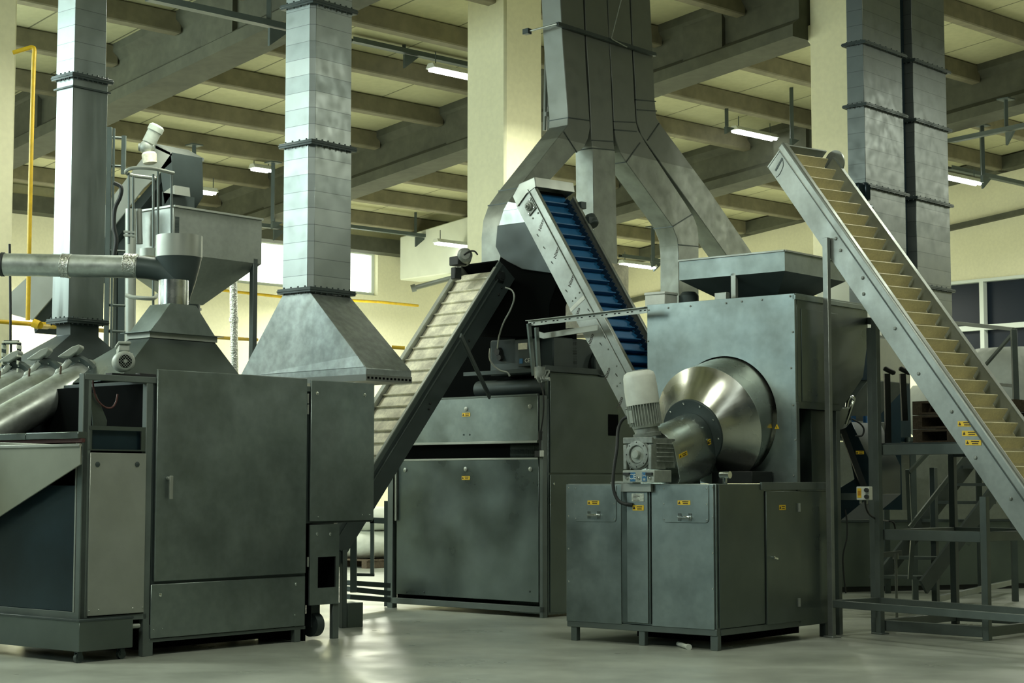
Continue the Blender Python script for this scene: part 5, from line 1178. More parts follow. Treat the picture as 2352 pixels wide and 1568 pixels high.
duct([(1440, -240), (1481, -240), (1499, 110), (1504, 230), (1508, 270), (1520, 289), (1558, 340), (1628, 435), (1723, 574), (1775, 650), (1725, 670), (1672, 590), (1640, 545), (1590, 475), (1545, 412), (1500, 349), (1474, 312), (1463, 280), (1460, 200), (1453, 90)], .27, 'galvanised duct slanting farthest out of the cluster, down behind the feed hopper', [((1461, 229), (1506, 233)), ((1463, 252), (1508, 255)), ((1487, 322), (1514, 283))])
# clamp bar round the ducts
T = thing('duct_clamp', 'dark threaded clamp bar tying the four ducts together', 'clamp', at(1390, 90, 18.5))
qa = FD.fv(1278, 55, .03); qb = FD.fv(1503, 126, .03)
m = M(); m.barf(FD.p(.04, *qa), FD.p(.04, *qb), .04, .04, FD.a); n = 40; m.build('clamp_bar', 'steel_dark', T)
m = M(); m.cyl(FD.p(.04, *qa), FD.p(-.36, qa[0]-.02, qa[1]-.02), .011, n=8); m.build('threaded_rod', 'steel_light', T)
m = M(); c = FD.p(-.36, qa[0]-.02, qa[1]-.02); m.barf(c-FD.a*.05, c+FD.a*.03, .06, .06, Z); m.build('rod_end', 'steel_dark', T)
qc = FD.fv(1401, 88, .05); m = M(); m.tube([FD.p(.07, *qc), FD.p(.3, *FD.fv(1432, -20, .3))], .006, 6); m.tube(smooth([FD.p(.07, *qc), FD.p(.08, *FD.fv(1410, 92, .08)), FD.p(.08, *FD.fv(1440, 108, .08))]), .007, 6); m.build('tie_wire', 'steel_light', T)
for px_, py_ in ((1254, 66), ):
    m = M(); m.cyl(at(1256, 80, 19.2), at(1251, 300, 19.2), .022, n=10); m.cyl(at(1259, 120, 19.2), at(1260, 300, 19.2), .015, n=10); m.turn(at(1256, 268, 19.2), Z, [(0, .035), (.05, .035)], 12)
    tag(m.build('cable_conduit', 'galvanised_plain'), 'thin metal conduits running up beside the clamped ducts', 'conduit')
# ================================================================ pair of square ducts on the right
r0 = at(1990, 400, 18.6); FS = Fr((r0.x, r0.y), 41.5)
ul = FS.fu(1946, 400, 0)[0]
for k, (xa, xb, lab) in enumerate(((1990, 2080, 'tall banded square duct nearest the plain cream pillar'), (2104, 2181, 'tall banded square duct farther from the cream pillar, next to its twin'))):
    va = FS.fv(xa, 400, 0)[0]; vb = FS.fv(xb, 400, 0)[0]
    T = thing('square_duct', lab, 'duct', FS.p(ul/2, (va+vb)/2, 1), 'twin square ducts')
    zs = [2.85, FS.fv(xa+10, 636, 0)[1], FS.fv(xa+3, 426 if k == 0 else 449, 0)[1], FS.fv(xa, 240 if k == 0 else 262, 0)[1], FS.fv(xa, 98 if k == 0 else 120, 0)[1], 7.6]
    if k: zs = zs_
    zs_ = zs
    for i in range(5):
        s = .006*i
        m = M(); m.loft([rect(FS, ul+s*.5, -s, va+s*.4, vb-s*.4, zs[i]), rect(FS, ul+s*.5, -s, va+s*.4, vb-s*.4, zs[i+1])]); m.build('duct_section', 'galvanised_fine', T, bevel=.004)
        if i: flange(FS, ul, 0, va, vb, zs[i], 'flange', T, w=.03, h=.035)
    if k == 0:
        T0 = T
        va0 = vb
    else:
        m = M(); m.box(FS, ul-.2, -.12, va0+.005, va-.005, 1, 7.6); m.build('gap_plate', 'bluegrey', T)
# ================================================================ centre machine
c0 = onz(1250, 1419); FC = Fr((c0.x, c0.y), 42)
def cu(x, y, v=0.0): return FC.fu(x, y, v)
UL = cu(895, 1390)[0]; zt = cu(1240, 908)[1]
T = thing('roaster_cabinet', 'large dark steel cabinet machine under the black hood, with two wide hinged panels', 'machine', FC.p(UL/2, .6, 0), az=FC.az)
DC = 2.3
def cp(m, name, mt='steel_shaded', bevel=.003, parent=None, **k): return m.build(name, mt, parent or T, bevel=bevel, **k)
x0 = cu(912, 1370)[0]; z0 = cu(1238, 1383)[1]; z1 = cu(1238, 1052)[1]
zbar = z0-.06
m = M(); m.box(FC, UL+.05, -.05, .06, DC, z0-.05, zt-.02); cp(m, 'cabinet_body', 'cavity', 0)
m = M(); m.box(FC, x0, cu(1239, 1200)[0], -.014, .0, z0, z1); p1_ = cp(m, 'lower_panel', 'steel_dimmed')
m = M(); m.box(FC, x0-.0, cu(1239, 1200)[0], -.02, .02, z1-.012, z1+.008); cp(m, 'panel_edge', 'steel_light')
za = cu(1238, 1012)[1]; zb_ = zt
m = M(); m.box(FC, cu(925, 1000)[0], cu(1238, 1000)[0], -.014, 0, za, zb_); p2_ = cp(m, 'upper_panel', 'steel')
m = M(); m.box(FC, cu(925, 1000)[0], cu(1238, 1000)[0], -.03, .0, za-.02, za+.005); cp(m, 'panel_edge', 'steel_light')
for x, y, p in ((931, 1079, p1_), (1070, 1077, p1_), (1219, 1077, p1_), (1071, 939, p2_), (1218, 933, p2_)):
    q = cu(x, y, -.014); m = M(); bolt(m, FC.p(q[0], -.014, q[1]), -FC.b, .024, .012); m.build('lock', 'steel_light', p)
for x, y in ((1065, 998), (1079, 998), (974, 1360), (1217, 1358)):
    q = cu(x, y, -.014); m = M(); bolt(m, FC.p(q[0], -.014, q[1]), -FC.b, .009, .008); m.build('rivet', 'steel_dark', T)
for x, y in ((1071, 952), (1070, 1097)):
    q = cu(x, y, -.015); sticker(T, FC.p(q[0], -.015, q[1]), FC.a, Z, -FC.b, .11, .038)
# posts and rails
m = M(); m.box(FC, cu(1242, 1200)[0], 0.0, -.02, .05, 0, zt+.0); cp(m, 'corner_post', 'painted_frame')
m = M(); m.box(FC, UL-.02, UL+.06, -.02, .05, 0, cu(900, 1095)[1]+.2); cp(m, 'corner_post', 'painted_frame')
m = M(); m.box(FC, UL, 0, -.02, .03, zbar-.04, zbar+.02); cp(m, 'bottom_rail', 'painted_frame')
m = M(); m.box(FC, UL+.06, -.08, -.01, .03, zt-.0, zt+.02); cp(m, 'top_rail', 'painted_frame')
m = M(); m.cyl(FC.p(UL+.12, -.03, cu(915, 1195)[1]), FC.p(UL+.12, -.03, cu(915, 1000)[1]), .014, n=10); cp(m, 'rod', 'steel_light', 0)
for vv in (DC-.1,):
    for uu in (UL+.02, -.05):
        m = M(); m.box(FC, uu-.03, uu+.03, vv-.03, vv+.03, 0, 1.5); cp(m, 'leg', 'painted_frame')
# side wing (faces +a, plane u=0)
def cv(x, y, u=0.0): return FC.fv(x, y, u)
ve = 2.4; zs = cv(1258, 1087)[1]; zt2 = cv(1258, 853)[1]; zb2 = cv(1258, 1412)[1]
m = M(); m.box(FC, -.5, 0, .06, ve, max(zb2, .01), zt-.03); m.box(FC, -.04, 0, .06, ve, zt-.03, zt2); cp(m, 'side_wing', 'steel_shaded', .004)
m = M(); m.box(FC, 0, .014, .08, ve, zs+.006, zt2-.02); s_ = cp(m, 'side_door', 'steel_shaded')
m = M(); m.box(FC, 0, .014, .08, ve, max(zb2, .01)+.02, zs-.012); cp(m, 'side_door', 'steel_shaded')
a = cv(1397, 1000, .015); b = cv(1420, 952, .015); m = M(); m.box(FC, .008, .018, a[0], b[0], a[1], b[1]); m.build('black_cutout', 'cavity', s_, bevel=.003)
q = cv(1272, 1111, .014); m = M(); bolt(m, FC.p(.014, *q), FC.a, .012, .01); cp(m, 'lock', 'chrome', 0)
m = M(); m.box(FC, -.02, .02, -.0, ve, zt2, zt2+.06); cp(m, 'top_rail', 'steel_dark')
# cable and plug on the corner post
q = cu(1244, 870, -.03)
P = [FC.p(cu(x, y, -.04)[0], -.04, cu(x, y, -.04)[1]) for x, y in ((1238, 870), (1248, 905), (1248, 950), (1242, 990), (1240, 1010), (1240, 1040))]
m = M(); m.tube(smooth(P), .008, 8); m.cyl(P[3], P[4], .02, n=12); cp(m, 'cable', 'black', 0)
m = M(); q = cu(1241, 1042, -.03); m.box(FC, q[0]-.05, q[0]+.02, -.06, -.02, q[1]-.03, q[1]+.03); m.box(FC, q[0]+.02, q[0]+.035, -.06, -.02, q[1]-.03, q[1]+.03); cp(m, 'plug', 'black', .003)
m = M(); m.box(FC, q[0]+.02, q[0]+.04, -.065, -.02, q[1]-.028, q[1]+.032); cp(m, 'socket', 'white_paint', .003)
# dark mechanism area above upper panel: recessed box back wall and rails
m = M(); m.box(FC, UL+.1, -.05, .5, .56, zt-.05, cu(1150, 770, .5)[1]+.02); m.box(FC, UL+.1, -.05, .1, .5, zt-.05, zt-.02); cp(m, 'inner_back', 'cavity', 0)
zr = cu(1200, 850, .1)[1]; m = M(); a = cu(1070, 862, .1)[0]; m.box(FC, a, -.02, .06, .12, zr-.03, zr+.01); cp(m, 'cross_rail', 'steel_dark')
m = M(); m.cyl(FC.p(a, .3, zr-.16), FC.p(-.1, .3, zr-.16), .09, n=28); cp(m, 'roller', 'steel_dark', 0)
# control boxes
a = cu(1128, 838, .2); b = cu(1184, 777, .2); m = M(); m.box(FC, a[0], b[0], .2, .45, a[1], b[1]); bx1 = cp(m, 'control_box', 'steel_dark', .005)
m = M(); c = FC.p((a[0]*2+b[0])/3, .19, (a[1]+b[1])/2); m.turn(c, FC.b*-1, [(0, .05), (.03, .04)], 7); m.turn(c+FC.a*.03-Z*.06, FC.b*-1, [(0, .035), (.03, .03)], 9); m.build('grease_patch', 'black', bx1)
a = cu(1190, 842, .12); b = cu(1222, 777, .12); m = M(); m.box(FC, a[0], b[0]+.05, .12, .3, a[1], b[1]); bx2 = cp(m, 'control_box', 'steel_dark', .005)
a = cu(1191, 803, .118); b = cu(1211, 787, .118); m = M(); m.box(FC, a[0], b[0], .112, .12, a[1], b[1]); m.build('rating_plate', 'cream_dirty', bx2)
q = cu(1211, 828, .118); text_mesh('CE', .055, FC.p(q[0], .117, q[1]), FC.a, Z, -FC.b, 'lettering', 'white_paint', bx2)
q = cu(1197, 829, .118); m = M(); m.box(FC, q[0]-.02, q[0]+.02, .114, .12, q[1]-.025, q[1]+.025); m.build('blue_label', 'blue_label', bx2)
P = [at(x, y, 17.2) for x, y in ((1126, 800), (1125, 822), (1133, 838), (1148, 850), (1165, 855), (1171, 864))]
m = M(); m.tube(smooth(P), .009, 8); cp(m, 'cable', 'steel_light', 0)
m = M(); m.box(FC, UL+.3, -.02, .5, .6, cu(1150, 775, .5)[1], cu(1150, 765, .5)[1]); m.bm.free()
# tall hood above
Th = thing('collecting_hood', 'black many-sided hood hanging over the centre machine', 'hood', at(1200, 700, 17.6))
qh = at(1160, 600, 17.35); Fh = Fr((qh.x, qh.y), 42)
def hu(x, y, v=0.0): return Fh.fu(x, y, v)
a = hu(1142, 517); b = hu(1225, 510); 
pts = [hu(x, y) for x, y in ((1142, 518), (1240, 506), (1290, 580), (1285, 630), (1200, 618), (1165, 600), (1150, 590), (1138, 566))]
m = M(); m.prism([Fh.p(q[0], 0, q[1]) for q in pts], Fh.b*.4); m.build('hood_body', 'steel_dark', Th, bevel=.004)
pts = [hu(x, y, .03) for x, y in ((1150, 588), (1200, 612), (1285, 632), (1262, 700), (1262, 762), (1240, 772), (1100, 772), (1090, 745))]
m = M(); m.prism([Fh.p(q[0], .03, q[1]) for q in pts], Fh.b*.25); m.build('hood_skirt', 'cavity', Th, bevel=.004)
pts = [hu(x, y, .02) for x, y in ((1144, 518), (1240, 506), (1210, 470), (1165, 462), (1155, 480))]
m = M(); m.prism([Fh.p(q[0], .03, q[1]) for q in pts], Fh.b*.25); m.build('upper_elbow', 'galvanised', Th, bevel=.004)
# pale chute box with arrow
T = thing('arrow_panel', 'dirty cream sheet panel with a dark arrow pointing at the blue conveyor', 'panel', at(1290, 900, 18.4))
q0 = at(1235, 760, 18.4); FA = Fr((q0.x, q0.y), 42)
pts = [FA.fu(x, y, 0) for x, y in ((1225, 770), (1375, 770), (1375, 600), (1225, 600))]
m = M(); m.prism([FA.p(q[0], 0, q[1]) for q in pts], FA.b*.5); m.build('panel', 'cream_dirty', T, bevel=.003)
pts = [FA.fu(x, y, 0) for x, y in ((1262, 697), (1277, 700), (1278, 694), (1292, 703), (1297, 708), (1284, 708), (1280, 709), (1265, 707))]
m = M(); m.prism([FA.p(q[0], 0, q[1]) for q in pts], -FA.b*.003); m.build('arrow_mark', 'steel_dark', T)
# pale ducts glimpsed below the hood
m = M(); m.box(FC, cu(1122, 770, 1.4)[0], cu(1158, 770, 1.4)[0], 1.4, 1.7, 2.3, 3.0); tag(m.build('concrete_block', 'concrete_light'), 'mottled grey duct piece glimpsed under the black hood', 'duct')
# back dark casing between wing top and chute (between frame and blue conveyor)
m = M(); a = cv(1262, 845, -.1); m.box(FC, -.9, -.05, .2, 1.5, zt2+.0, cv(1300, 775, -.05)[1]); m.cyl(FC.p(-.04, .9, zt2+.12), FC.p(.02, .9, zt2+.12), .14, n=30); cp(m, 'upper_casing', 'steel_dark', .01)
# ================================================================ slotted angle frame
T = thing('slotted_angle_frame', 'frame of perforated steel angle reaching over to the drum machine', 'frame', at(1230, 860, 16.3))
def sbar(p, q, w=.05, up=Z, mt='steel_light', n=None):
    m = M(); m.bar(p, q, .006, w, up=up); d = (q-p).normalized(); s = d.cross(up).normalized(); m.bar(p+s*.02+up*w/2, q+s*.02+up*w/2, .045, .005, up=up); m2 = M(); L = (q-p).length; n = n or int(L/.05)
    for k in range(n):
        if k % 3 == 2: continue
        c = p+d*((k+.5)*L/n); m2.bar(c-d*.012, c+d*.012, .0095, .009, up=up)
    return m.build('slotted_angle', mt, T, also=[(m2, 'cavity')])
sbar(at(1214, 743, 16.4), at(1487, 712, 15.35))
sbar(at(1214, 743, 16.4), at(1226, 862, 16.4), up=Vector((.77, -.64, 0)), mt='steel_shaded'); sbar(at(1232, 752, 16.5), at(1238, 862, 16.5), up=Vector((.77, -.64, 0)), mt='steel_shaded')
m = M(); m.bar(at(1250, 771, 16.6), at(1374, 752, 15.9), .012, .055); m.bar(at(1232, 766, 16.65), at(1252, 772, 16.6), .012, .055); m.build('stay_bar', 'steel_light', T, bevel=.002)
m = M()
for k in range(7):
    a = at(1230+random.random()*18, 845+random.random()*25, 16.3); b = at(1236+random.random()*26, 850+random.random()*28, 16.3); c = at(1232+random.random()*20, 868+random.random()*10, 16.25); m.tube(smooth([a, b, c, a+Vector((.02, 0, .03))]), .009, 6)
m.cyl(at(1236, 872, 16.3), at(1262, 870, 16.25), .02, n=10); m.cyl(at(1240, 842, 16.3), at(1240, 868, 16.3), .05, n=14)
m.build('valve_and_wires', 'cast_grey', T)
# ================================================================ white loaded pallet seen in the gap
y = 1280
pz = onz(845, 1300); FW = Fr((pz.x, pz.y), 46)
T = thing('pallet', 'wooden pallet carrying white bags, seen through the gap between the machines', 'pallet', FW.p(0, 0, 0))
for k in range(5): m = M(); m.box(FW, -.9, .6, -.5+k*.27, -.28+k*.27, .11, .13); m.build('deck_board', 'wood', T)
for k in range(3): m = M(); m.box(FW, -.9+k*.68, -.78+k*.68, -.5, .8, .0, .11); m.build('bearer', 'wood', T)
m = M()
R = []
def sackmesh(F, u0, u1, v0, v1, z0, z1, name, mt, label):
    m = M(); n = 14; rows = []
    for j in range(9):
        t = j/8; zz = z0+(z1-z0)*t; k = 1-(abs(t-.5)*2)**3*.35; ring = []
        for i in range(28):
            a = 2*math.pi*i/28; c, s = math.cos(a), math.sin(a); e = .45; x = abs(c)**e*(1 if c > 0 else -1); y_ = abs(s)**e*(1 if s > 0 else -1)
            w = 1+.03*math.sin(5*a+3*t)+.02*math.sin(11*a)
            ring.append(F.p((u0+u1)/2+(u1-u0)/2*x*k*w, (v0+v1)/2+(v1-v0)/2*y_*k*w, zz+.02*math.sin(3*a)*math.sin(math.pi*t)))
        rows.append(ring)
    m.loft(rows); return tag(m.build(name, mt, sharp=70), label, 'bag')
sackmesh(FW, -.85, .55, -.48, .75, .135, .55, 'white_bag', 'sack', 'full white bag lying on the pallet behind the cream belt conveyor')
sackmesh(FW, -.8, .5, -.4, .7, .56, .92, 'white_bag', 'sack', 'upper white bag on the pallet behind the cream belt conveyor')
# low rails of the stand in the gap
T = thing('machine_stand', 'dark low steel stand with legs and floor rails in the gap beside the cabinet machine', 'stand', onz(850, 1370))
for (xa, ya), (xb, yb) in (((800, 1338), (893, 1344)), ((800, 1352), (893, 1362)), ((800, 1370), (893, 1377))):
    m = M(); p = at(xa, ya, 17.6); q = at(xb, yb, 18.2); m.bar(p, q, .05, .05); m.build('rail', 'painted_grey', T, bevel=.002)
m = M(); p = at(855, 1320, 18.6); q = at(855, 1190, 18.6); m.bar(p, q, .05, .04); m.build('post', 'painted_grey', T)
m = M(); m.bar(at(815, 1319, 18.4), at(858, 1320, 18.6), .03, .03); m.build('rail', 'painted_grey', T)
m = M(); m.bar(at(812, 1360, 17.0), at(812, 1200, 17.0), .06, .06); m.build('post', 'painted_grey', T)
m = M(); m.bar(at(850, 1194, 18.6), at(892, 1196, 18.6), .05, .06); m.bar(at(888, 1392, 18.4), at(888, 1150, 18.4), .05, .05); m.build('post', 'painted_grey', T)
# ================================================================ platform, stairs and things at the right
p0 = onz(2012, 1453); FPf = Fr((p0.x, p0.y), 44)
T = thing('steel_platform', 'grey steel platform frame on posts beside the big cream conveyor', 'platform', FPf.p(.5, .6, 0))
def pb(m, n='frame_bar', mt='painted_frame', **k): return m.build(n, mt, T, bevel=.003, **k)
def uu(x, y, v=0.0): return FPf.fu(x, y, v)
U1 = uu(2268, 1471)[0]
ztop = uu(2014, 752)[1]
zA = uu(2100, 1032)[1]; zBm = uu(2100, 1229)[1]; zC = uu(2100, 1440)[1]
w = .03
m = M(); m.box(FPf, -w, w, -w, w, 0, ztop); pb(m, 'post')
m = M(); m.box(FPf, U1-w, U1+w, -w, w, 0, uu(2268, 1140)[1]); pb(m, 'post')
DP = 1.35
m = M(); m.box(FPf, -w, w, DP-w, DP+w, 0, 2.1); pb(m, 'post', 'steel_dark')
m = M(); m.box(FPf, U1-w, U1+w, DP-w, DP+w, 0, 2.1); pb(m, 'post')
m = M(); m.box(FPf, w, U1-w, -.025, .025, zA-.045, zA+.045); pb(m, 'deck_rail')
m = M(); m.box(FPf, w, U1-w, DP-.025, DP+.025, zA-.045, zA+.045); pb(m, 'deck_rail', 'steel_dark')
for zz in (zBm, max(.06, zC)):
    m = M(); m.box(FPf, w, U1-w, -.025, .025, zz-.045, zz+.045); pb(m, 'frame_rail')
    m = M(); m.box(FPf, w, U1-w, DP-.025, DP+.025, zz-.04, zz+.04); pb(m, 'frame_rail')
    for u in (0, U1): m = M(); m.box(FPf, u-.025, u+.025, w, DP-w, zz-.04, zz+.04); pb(m, 'frame_rail')
m = M(); m.box(FPf, 0, U1+.4, .03, DP-.03, zA+.045, zA+.06); pb(m, 'deck_plate', 'steel_dark')
# guard rail at the far side
g0 = at(2196, 742, 16.2); g1 = at(2328, 756, 15.6)
m = M(); m.bar(g0, g1, .04, .035); pb(m, 'guard_rail', 'steel_light')
m = M(); m.bar(g1, at(2334, 925, 15.6), .05, .05); pb(m, 'guard_post')
m = M(); m.bar(at(2290, 882, 16.2), at(2333, 886, 15.6), .03, .03); m.bar(g1-Z*.03, at(2262, 840, 16.0), .025, .03); pb(m, 'brace')
m = M(); m.bar(at(1976, 735, 16.0), at(2014, 738, 15.2), .05, .06); pb(m, 'guard_rail')
# extra legs of the conveyor stand seen at the edge
for x, yb in ((2150, 1400), (2335, 1330)):
    pp = onz(x, yb+8); m = M(); m.box(Fr((pp.x, pp.y), 44), -.03, .03, -.03, .03, 0, 1.45); pb(m, 'post', 'steel_dark')
pp = onz(2334, 1362); qq = onz(2150, 1408); m = M(); m.bar(Vector((pp.x, pp.y, .14)), Vector((qq.x, qq.y, .14)), .05, .06); pb(m, 'floor_rail')
# stairs
T = thing('steel_stairs', 'dark steel stairs rising behind the platform frame', 'stairs', onz(2040, 1370))
Ys = 17.3
s0 = at(2010, 1345, Ys); s1 = at(2235, 1052, Ys+1.0); sd = (s1-s0); wd_ = Vector((.62, -.35, 0))*0.75
for off in (Vector((0, 0, 0)), wd_*0.9):
    m = M(); m.bar(s0+off, s1+off, .03, .16); m.build('stringer', 'steel_dark', T)
for k in range(7):
    c = s0+sd*((k+.4)/7); m = M(); m.hexa([c+Vector((-.12, 0, 0)), c+wd_*.9+Vector((-.12, 0, 0)), c+wd_*.9+Vector((.14, .1, 0)), c+Vector((.14, .1, 0)), c+Vector((-.12, 0, .03)), c+wd_*.9+Vector((-.12, 0, .03)), c+wd_*.9+Vector((.14, .1, .03)), c+Vector((.14, .1, .03))]); m.build('tread', 'painted_frame', T)
for x0, y0, x1, y1 in ((2084, 1078, 2090, 1215), (2088, 1085, 2140, 1030), (2090, 1210, 2215, 1050)):
    m = M(); m.bar(at(x0, y0, 16.8), at(x1, y1, 16.9), .035, .035); m.build('handrail', 'painted_frame', T)
for x0, y0, x1, y1 in ((2090, 1330, 2098, 1215),):
    m = M(); m.bar(at(x0, y0, 16.8), at(x1, y1, 16.8), .04, .04); m.build('handrail_post', 'painted_frame', T)
# thin stand pipe with clamp
m = M(); pp = onz(2060, 1418); m.cyl(pp, Vector((pp.x, pp.y, pp.z+.62)), .014, n=10); m.cyl(Vector((pp.x, pp.y, .56)), Vector((pp.x, pp.y, .62)), .03, n=10); m.bar(Vector((pp.x-.14, pp.y, .6)), Vector((pp.x+.06, pp.y, .62)), .03, .05)
tag(m.build('clamp_stand', 'galvanised_plain'), 'thin upright pipe with a clamp standing inside the platform frame', 'stand')
# pallets on the platform deck
P_ = FPf.p(.35, .55, zA+.06); FQ = Fr((P_.x, P_.y), 50)
def pallet(z, label):
    t = thing('pallet', label, 'pallet', FQ.p(.2, .2, z), 'wooden pallets stacked on the platform')
    for k in range(3): m = M(); m.box(FQ, -.15+k*.36, -.05+k*.36, -.2, .6, z+.02, z+.10); m.build('bearer', 'wood', t)
    for k in range(5): m = M(); m.box(FQ, -.15, .67, -.2+k*.165, -.07+k*.165, z+.10, z+.12); m.build('deck_board', 'wood', t)
    for k in range(3): m = M(); m.box(FQ, -.15, .67, -.2+k*.34, -.1+k*.34, z, z+.02); m.build('bottom_board', 'wood', t)
for i, lb in enumerate(('lowest dark pallet on the platform deck', 'dark pallet second from the bottom on the platform deck', 'topmost dark pallet on the platform deck')): pallet(zA+.062+i*.125, lb)
# black posts with rubber heads
for x0, x1, ya, yb, lab in ((2037, 2040, 850, 1012, 'black padded upright beside the nearest platform post'), (2073, 2078, 850, 960, 'black padded upright touching the underside of the big conveyor')):
    t = thing('padded_upright', lab, 'post', at(x1, yb, 15.6)); m = M(); m.bar(at(x0, ya+8, 15.6), at(x1, yb+6, 15.6), .05, .05); m.build('post', 'black', t)
    m = M(); c = at(x0+3, ya, 15.6); m.barf(c+Vector((-.04, 0, .02)), c+Vector((.06, 0, -.03)), .06, .04, Vector((0, 1, 0))); m.build('pad', 'black', t, bevel=.01)
# background silo / chute of the drum machine: cream box funnel
pc = at(1992, 780, 17.2); Fc = Fr((pc.x, pc.y), 41)
T = thing('discharge_hopper', 'grey-beige discharge hopper with dark tapering bottom behind the drum machine', 'hopper', Fc.p(.3, .3, 1.2))
vr = .85; z1 = Fc.fv(1992, 773, 0)[1]; z2 = Fc.fv(1992, 872, 0)[1]; z3 = Fc.fv(1960, 935, 0)[1]
m = M(); m.loft([rect(Fc, -.55, 0, 0, vr, z2), rect(Fc, -.55, 0, 0, vr, z1)]); m.build('upper_box', 'steel_light', T, bevel=.004)
m = M(); m.loft([rect(Fc, -.65, -.2, -.25, .45, z3-.12), rect(Fc, -.55, 0, 0, vr, z2)]); m.build('taper', 'steel_dark', T, bevel=.003)
m = M(); m.box(Fc, -.66, -.15, -.26, .6, z3-.3, z3-.12); m.build('lower_trough', 'steel_dark', T, bevel=.003)
m = M(); m.box(Fc, -.58, .0, -.012, 0, z2, z1); m.build('blue_side', 'bluegrey', T)
# big cream cabinets behind (row) with seam
pb0 = onz(1925, 1360); Fb = Fr((pb0.x, pb0.y), 44)
zm = Fb.fu(2000, 1197, 0)[1]
T = thing('long_cabinet', 'long plain grey-beige machine casing behind the stairs', 'machine', Fb.p(1, .5, 0))
ue = Fb.fu(2400, 1320, 0)[0]
# it runs roughly across the view
pb1 = onz(2380, 1350); dq = (pb1-pb0); 
Fb = Fr((pb0.x, pb0.y), math.degrees(math.atan2(-dq.y, dq.x))); L = dq.length
zm = Fb.fu(2000, 1197, 0)[1]; zu = Fb.fu(2000, 1030, 0)[1]
m = M(); m.box(Fb, -.5, L, 0, .8, .06, zm-.01); m.build('lower_casing', 'steel_shaded', T, bevel=.004)
m = M(); m.box(Fb, -.5, L, .0, .8, zm+.012, zm+.95); m.build('upper_casing', 'steel_plate', T, bevel=.004)
m = M(); m.box(Fb, -.52, L, -.02, .8, zm-.01, zm+.012); m.build('ledge', 'steel_dark', T)
for k in (1, 2, 3): m = M(); m.box(Fb, L*k/4-.006, L*k/4+.006, -.003, 0, .08, zm-.02); m.build('panel_joint', 'steel_dark', T)
m = M(); m.box(Fb, -.5, L, .02, .75, 0, .06); m.build('plinth', 'black', T)
# large bags
def bag_at(x0, y0, x1, y1, Y, mt, label, h=.8):
    a = at(x0, y1, Y); b = at(x1, y0, Y); F = Fr(((a.x+b.x)/2, Y), 44); w = (b.x-a.x)/2
    return sackmesh(F, -w, w, -w*.8, w*.8, a.z, b.z, 'bulk_bag', mt, label)
T = thing('shelf_rack', 'low steel rack carrying the bulk bags behind the big conveyor', 'rack', at(2200, 1200, 19.8))
za = at(2100, 1005, 19.5).z
m = M(); a = at(2090, 1005, 19.2); b = at(2500, 1005, 20.2); m.hexa([Vector((a.x, a.y, za-.05)), Vector((b.x, a.y, za-.05)), Vector((b.x, b.y+.6, za-.05)), Vector((a.x, b.y+.6, za-.05)), Vector((a.x, a.y, za)), Vector((b.x, a.y, za)), Vector((b.x, b.y+.6, za)), Vector((a.x, b.y+.6, za))]); m.build('rack_deck', 'painted_grey', T)
for x in (a.x+.05, (a.x+b.x)/2, b.x-.05):
    for yy in (a.y+.1, b.y+.5): m = M(); m.bar(Vector((x, yy, 0)), Vector((x, yy, za-.05)), .06, .06); m.build('rack_post', 'painted_grey', T)
bag_at(2085, 885, 2200, 1004, 19.9, 'sack', 'white bulk bag seen through the stacked pallets')
bag_at(2225, 800, 2400, 1004, 20.2, 'sack_grey', 'large grey bulk bag behind the guard rail')
# white item behind conveyor apex
m = M(); a = at(1980, 772, 17.9); m.turn(a, Z, [(0, .2), (.22, .17), (.3, .05)], 18); tag(m.build('white_bag', 'sack', sharp=80), 'small white bag standing on the discharge hopper', 'bag')
m = M(); a = at(1925, 700, 21); Fz = Fr((a.x, a.y), 44); m.box(Fz, -.3, .35, 0, .3, a.z-.3, a.z+.6); tag(m.build('white_board', 'plaster_white'), 'white board glimpsed between the feed hopper and the big conveyor', 'panel')
# blue frame
t = thing('blue_frame', 'bright blue U-shaped frame seen below the discharge hopper', 'frame', at(1990, 1010, 16.9))
m = M()
P = [at(1960, 955, 16.9), at(1963, 990, 16.9)]; m.bar(P[0], P[1], .04, .04)
m.build('upright', 'blue_frame', t); m = M(); m.tube([at(1987, 955, 16.9), at(1989, 1000, 16.9), at(1993, 1005, 16.9), at(2012, 1006, 16.9)], .022, 8); m.build('bent_bar', 'blue_frame', t)
# inclined dark chute with sticker, hose, chrome handle
T = thing('discharge_chute', 'dark inclined chute with a chrome handle and yellow sticker between the posts', 'chute', at(1960, 1150, 15.6))
m = M(); pts = [at(x, y, 15.5) for x, y in ((1938, 985), (1955, 968), (2002, 1068), (2003, 1135), (1930, 1195), (1928, 1120), (1962, 1100))]; m.prism(pts, Vector((.35, .42, 0))); m.build('chute_body', 'bluegrey', T, bevel=.004)
m = M(); m.bar(at(1934, 985, 15.4), at(1985, 1120, 15.4), .05, .05); m.build('slide_rail', 'black', T)
m = M(); m.tube(smooth([at(1943, 975, 15.3), at(1956, 935, 15.3), at(1962, 918, 15.3), at(1955, 911, 15.3), at(1948, 920, 15.3), at(1945, 935, 15.3)]), .016, 10); m.build('chrome_handle', 'chrome', T)
m = M(); m.tube(smooth([at(1957, 962, 15.3), at(1975, 972, 15.3), at(1984, 985, 15.3), at(1980, 1000, 15.3), at(1965, 1001, 15.3)]), .008, 8); m.build('hose', 'black', T)
sticker(T, at(1975, 1039, 15.38), Vector((1, 0, 0)), Z, Vector((0, -1, 0)), .07, .03)
m = M(); m.bar(at(1928, 1140, 15.3), at(1968, 1140, 15.3), .03, .06); m.build('cross_bar', 'painted_grey', T)
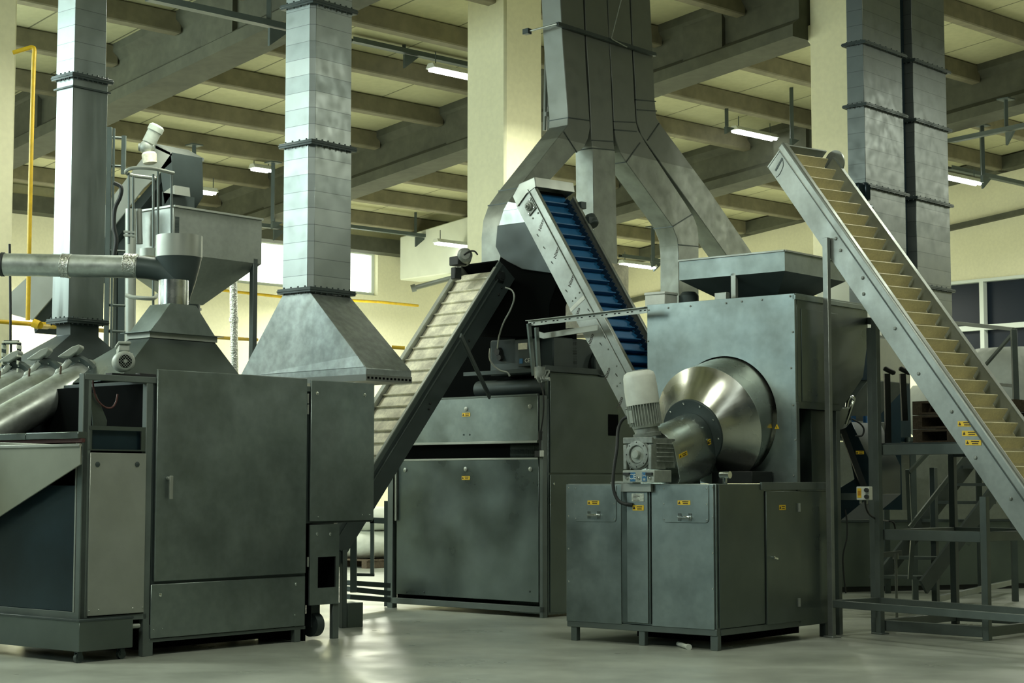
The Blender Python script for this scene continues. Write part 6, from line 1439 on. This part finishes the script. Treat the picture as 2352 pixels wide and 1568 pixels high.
# white switch box
T = thing('switch_box', 'small white control box with yellow sticker and two black knobs', 'control box', at(1982, 1130, 14.9))
c = at(1981, 1132, 14.9); Fs = Fr((c.x, c.y), 30)
m = M(); m.box(Fs, -.055, .06, 0, .09, c.z-.06, c.z+.055); m.build('box', 'white_paint', T, bevel=.006, seg=2)
m = M(); m.box(Fs, -.045, -.01, -.003, 0, c.z-.04, c.z+.04); m2 = M(); m2.box(Fs, -.04, -.015, -.004, -.003, c.z-.02, c.z+.02); m.build('warning_sticker', 'yellow_label', T, also=[(m2, 'orange_ink')])
for dz in (.025, -.03): m = M(); q = Fs.p(.04, 0, c.z+dz); m.cyl(q, q-Fs.b*.03, .018, n=14); m.build('knob', 'black', T)
for dx in (-.03, .02): m = M(); q = Fs.p(dx, .04, c.z-.06); m.cyl(q, q-Z*.03, .012, n=10); m.build('cable_gland', 'steel_light', T)
m = M(); m.tube(smooth([at(1987, 1150, 14.9), at(1989, 1165, 14.95), at(1996, 1180, 15.0), at(2010, 1190, 15.2), at(2035, 1196, 16.0), at(2052, 1200, 16.0), at(2057, 1220, 16.0)]), .008, 8); tag(m.build('cable', 'black'), 'thin black cable running from the switch box towards the stairs', 'cable')
m = M(); m.tube(smooth([at(1941, 1170, 15.0), at(1945, 1195, 15.0), at(1945, 1235, 15.0), at(1938, 1265, 15.0), at(1936, 1290, 15.0), at(1939, 1330, 15.0), at(1943, 1362, 15.0)]), .007, 8); tag(m.build('cable', 'black'), 'thin wavy black cable dangling beside the tall conveyor post', 'cable')
# sloping hopper legs under the drum housing side
t = thing('slanted_brace', 'thin pale slanted brace behind the tall conveyor post', 'brace', at(1900, 1100, 15.3)); m = M(); m.bar(at(1893, 1105, 15.2), at(1912, 1030, 15.2), .01, .02); m.build('brace', 'steel_light', t)
# white tube offcut under the drum machine
p = onz(1558, 1478, .02); q = onz(1580, 1485, .02); m = M(); m.cyl(p, q, .018, n=14); m.turn(q, (q-p), [(0, .024), (.03, .024)], 14); tag(m.build('tube_offcut', 'white_paint'), 'short white tube lying on the floor under the drum machine', 'tube')
# bench frame far right
pp = onz(2330, 1378)
# dark ducts / casing low behind the big conveyor
m = M(); a = at(2232, 812, 21.5); b = at(2330, 800, 21.5)
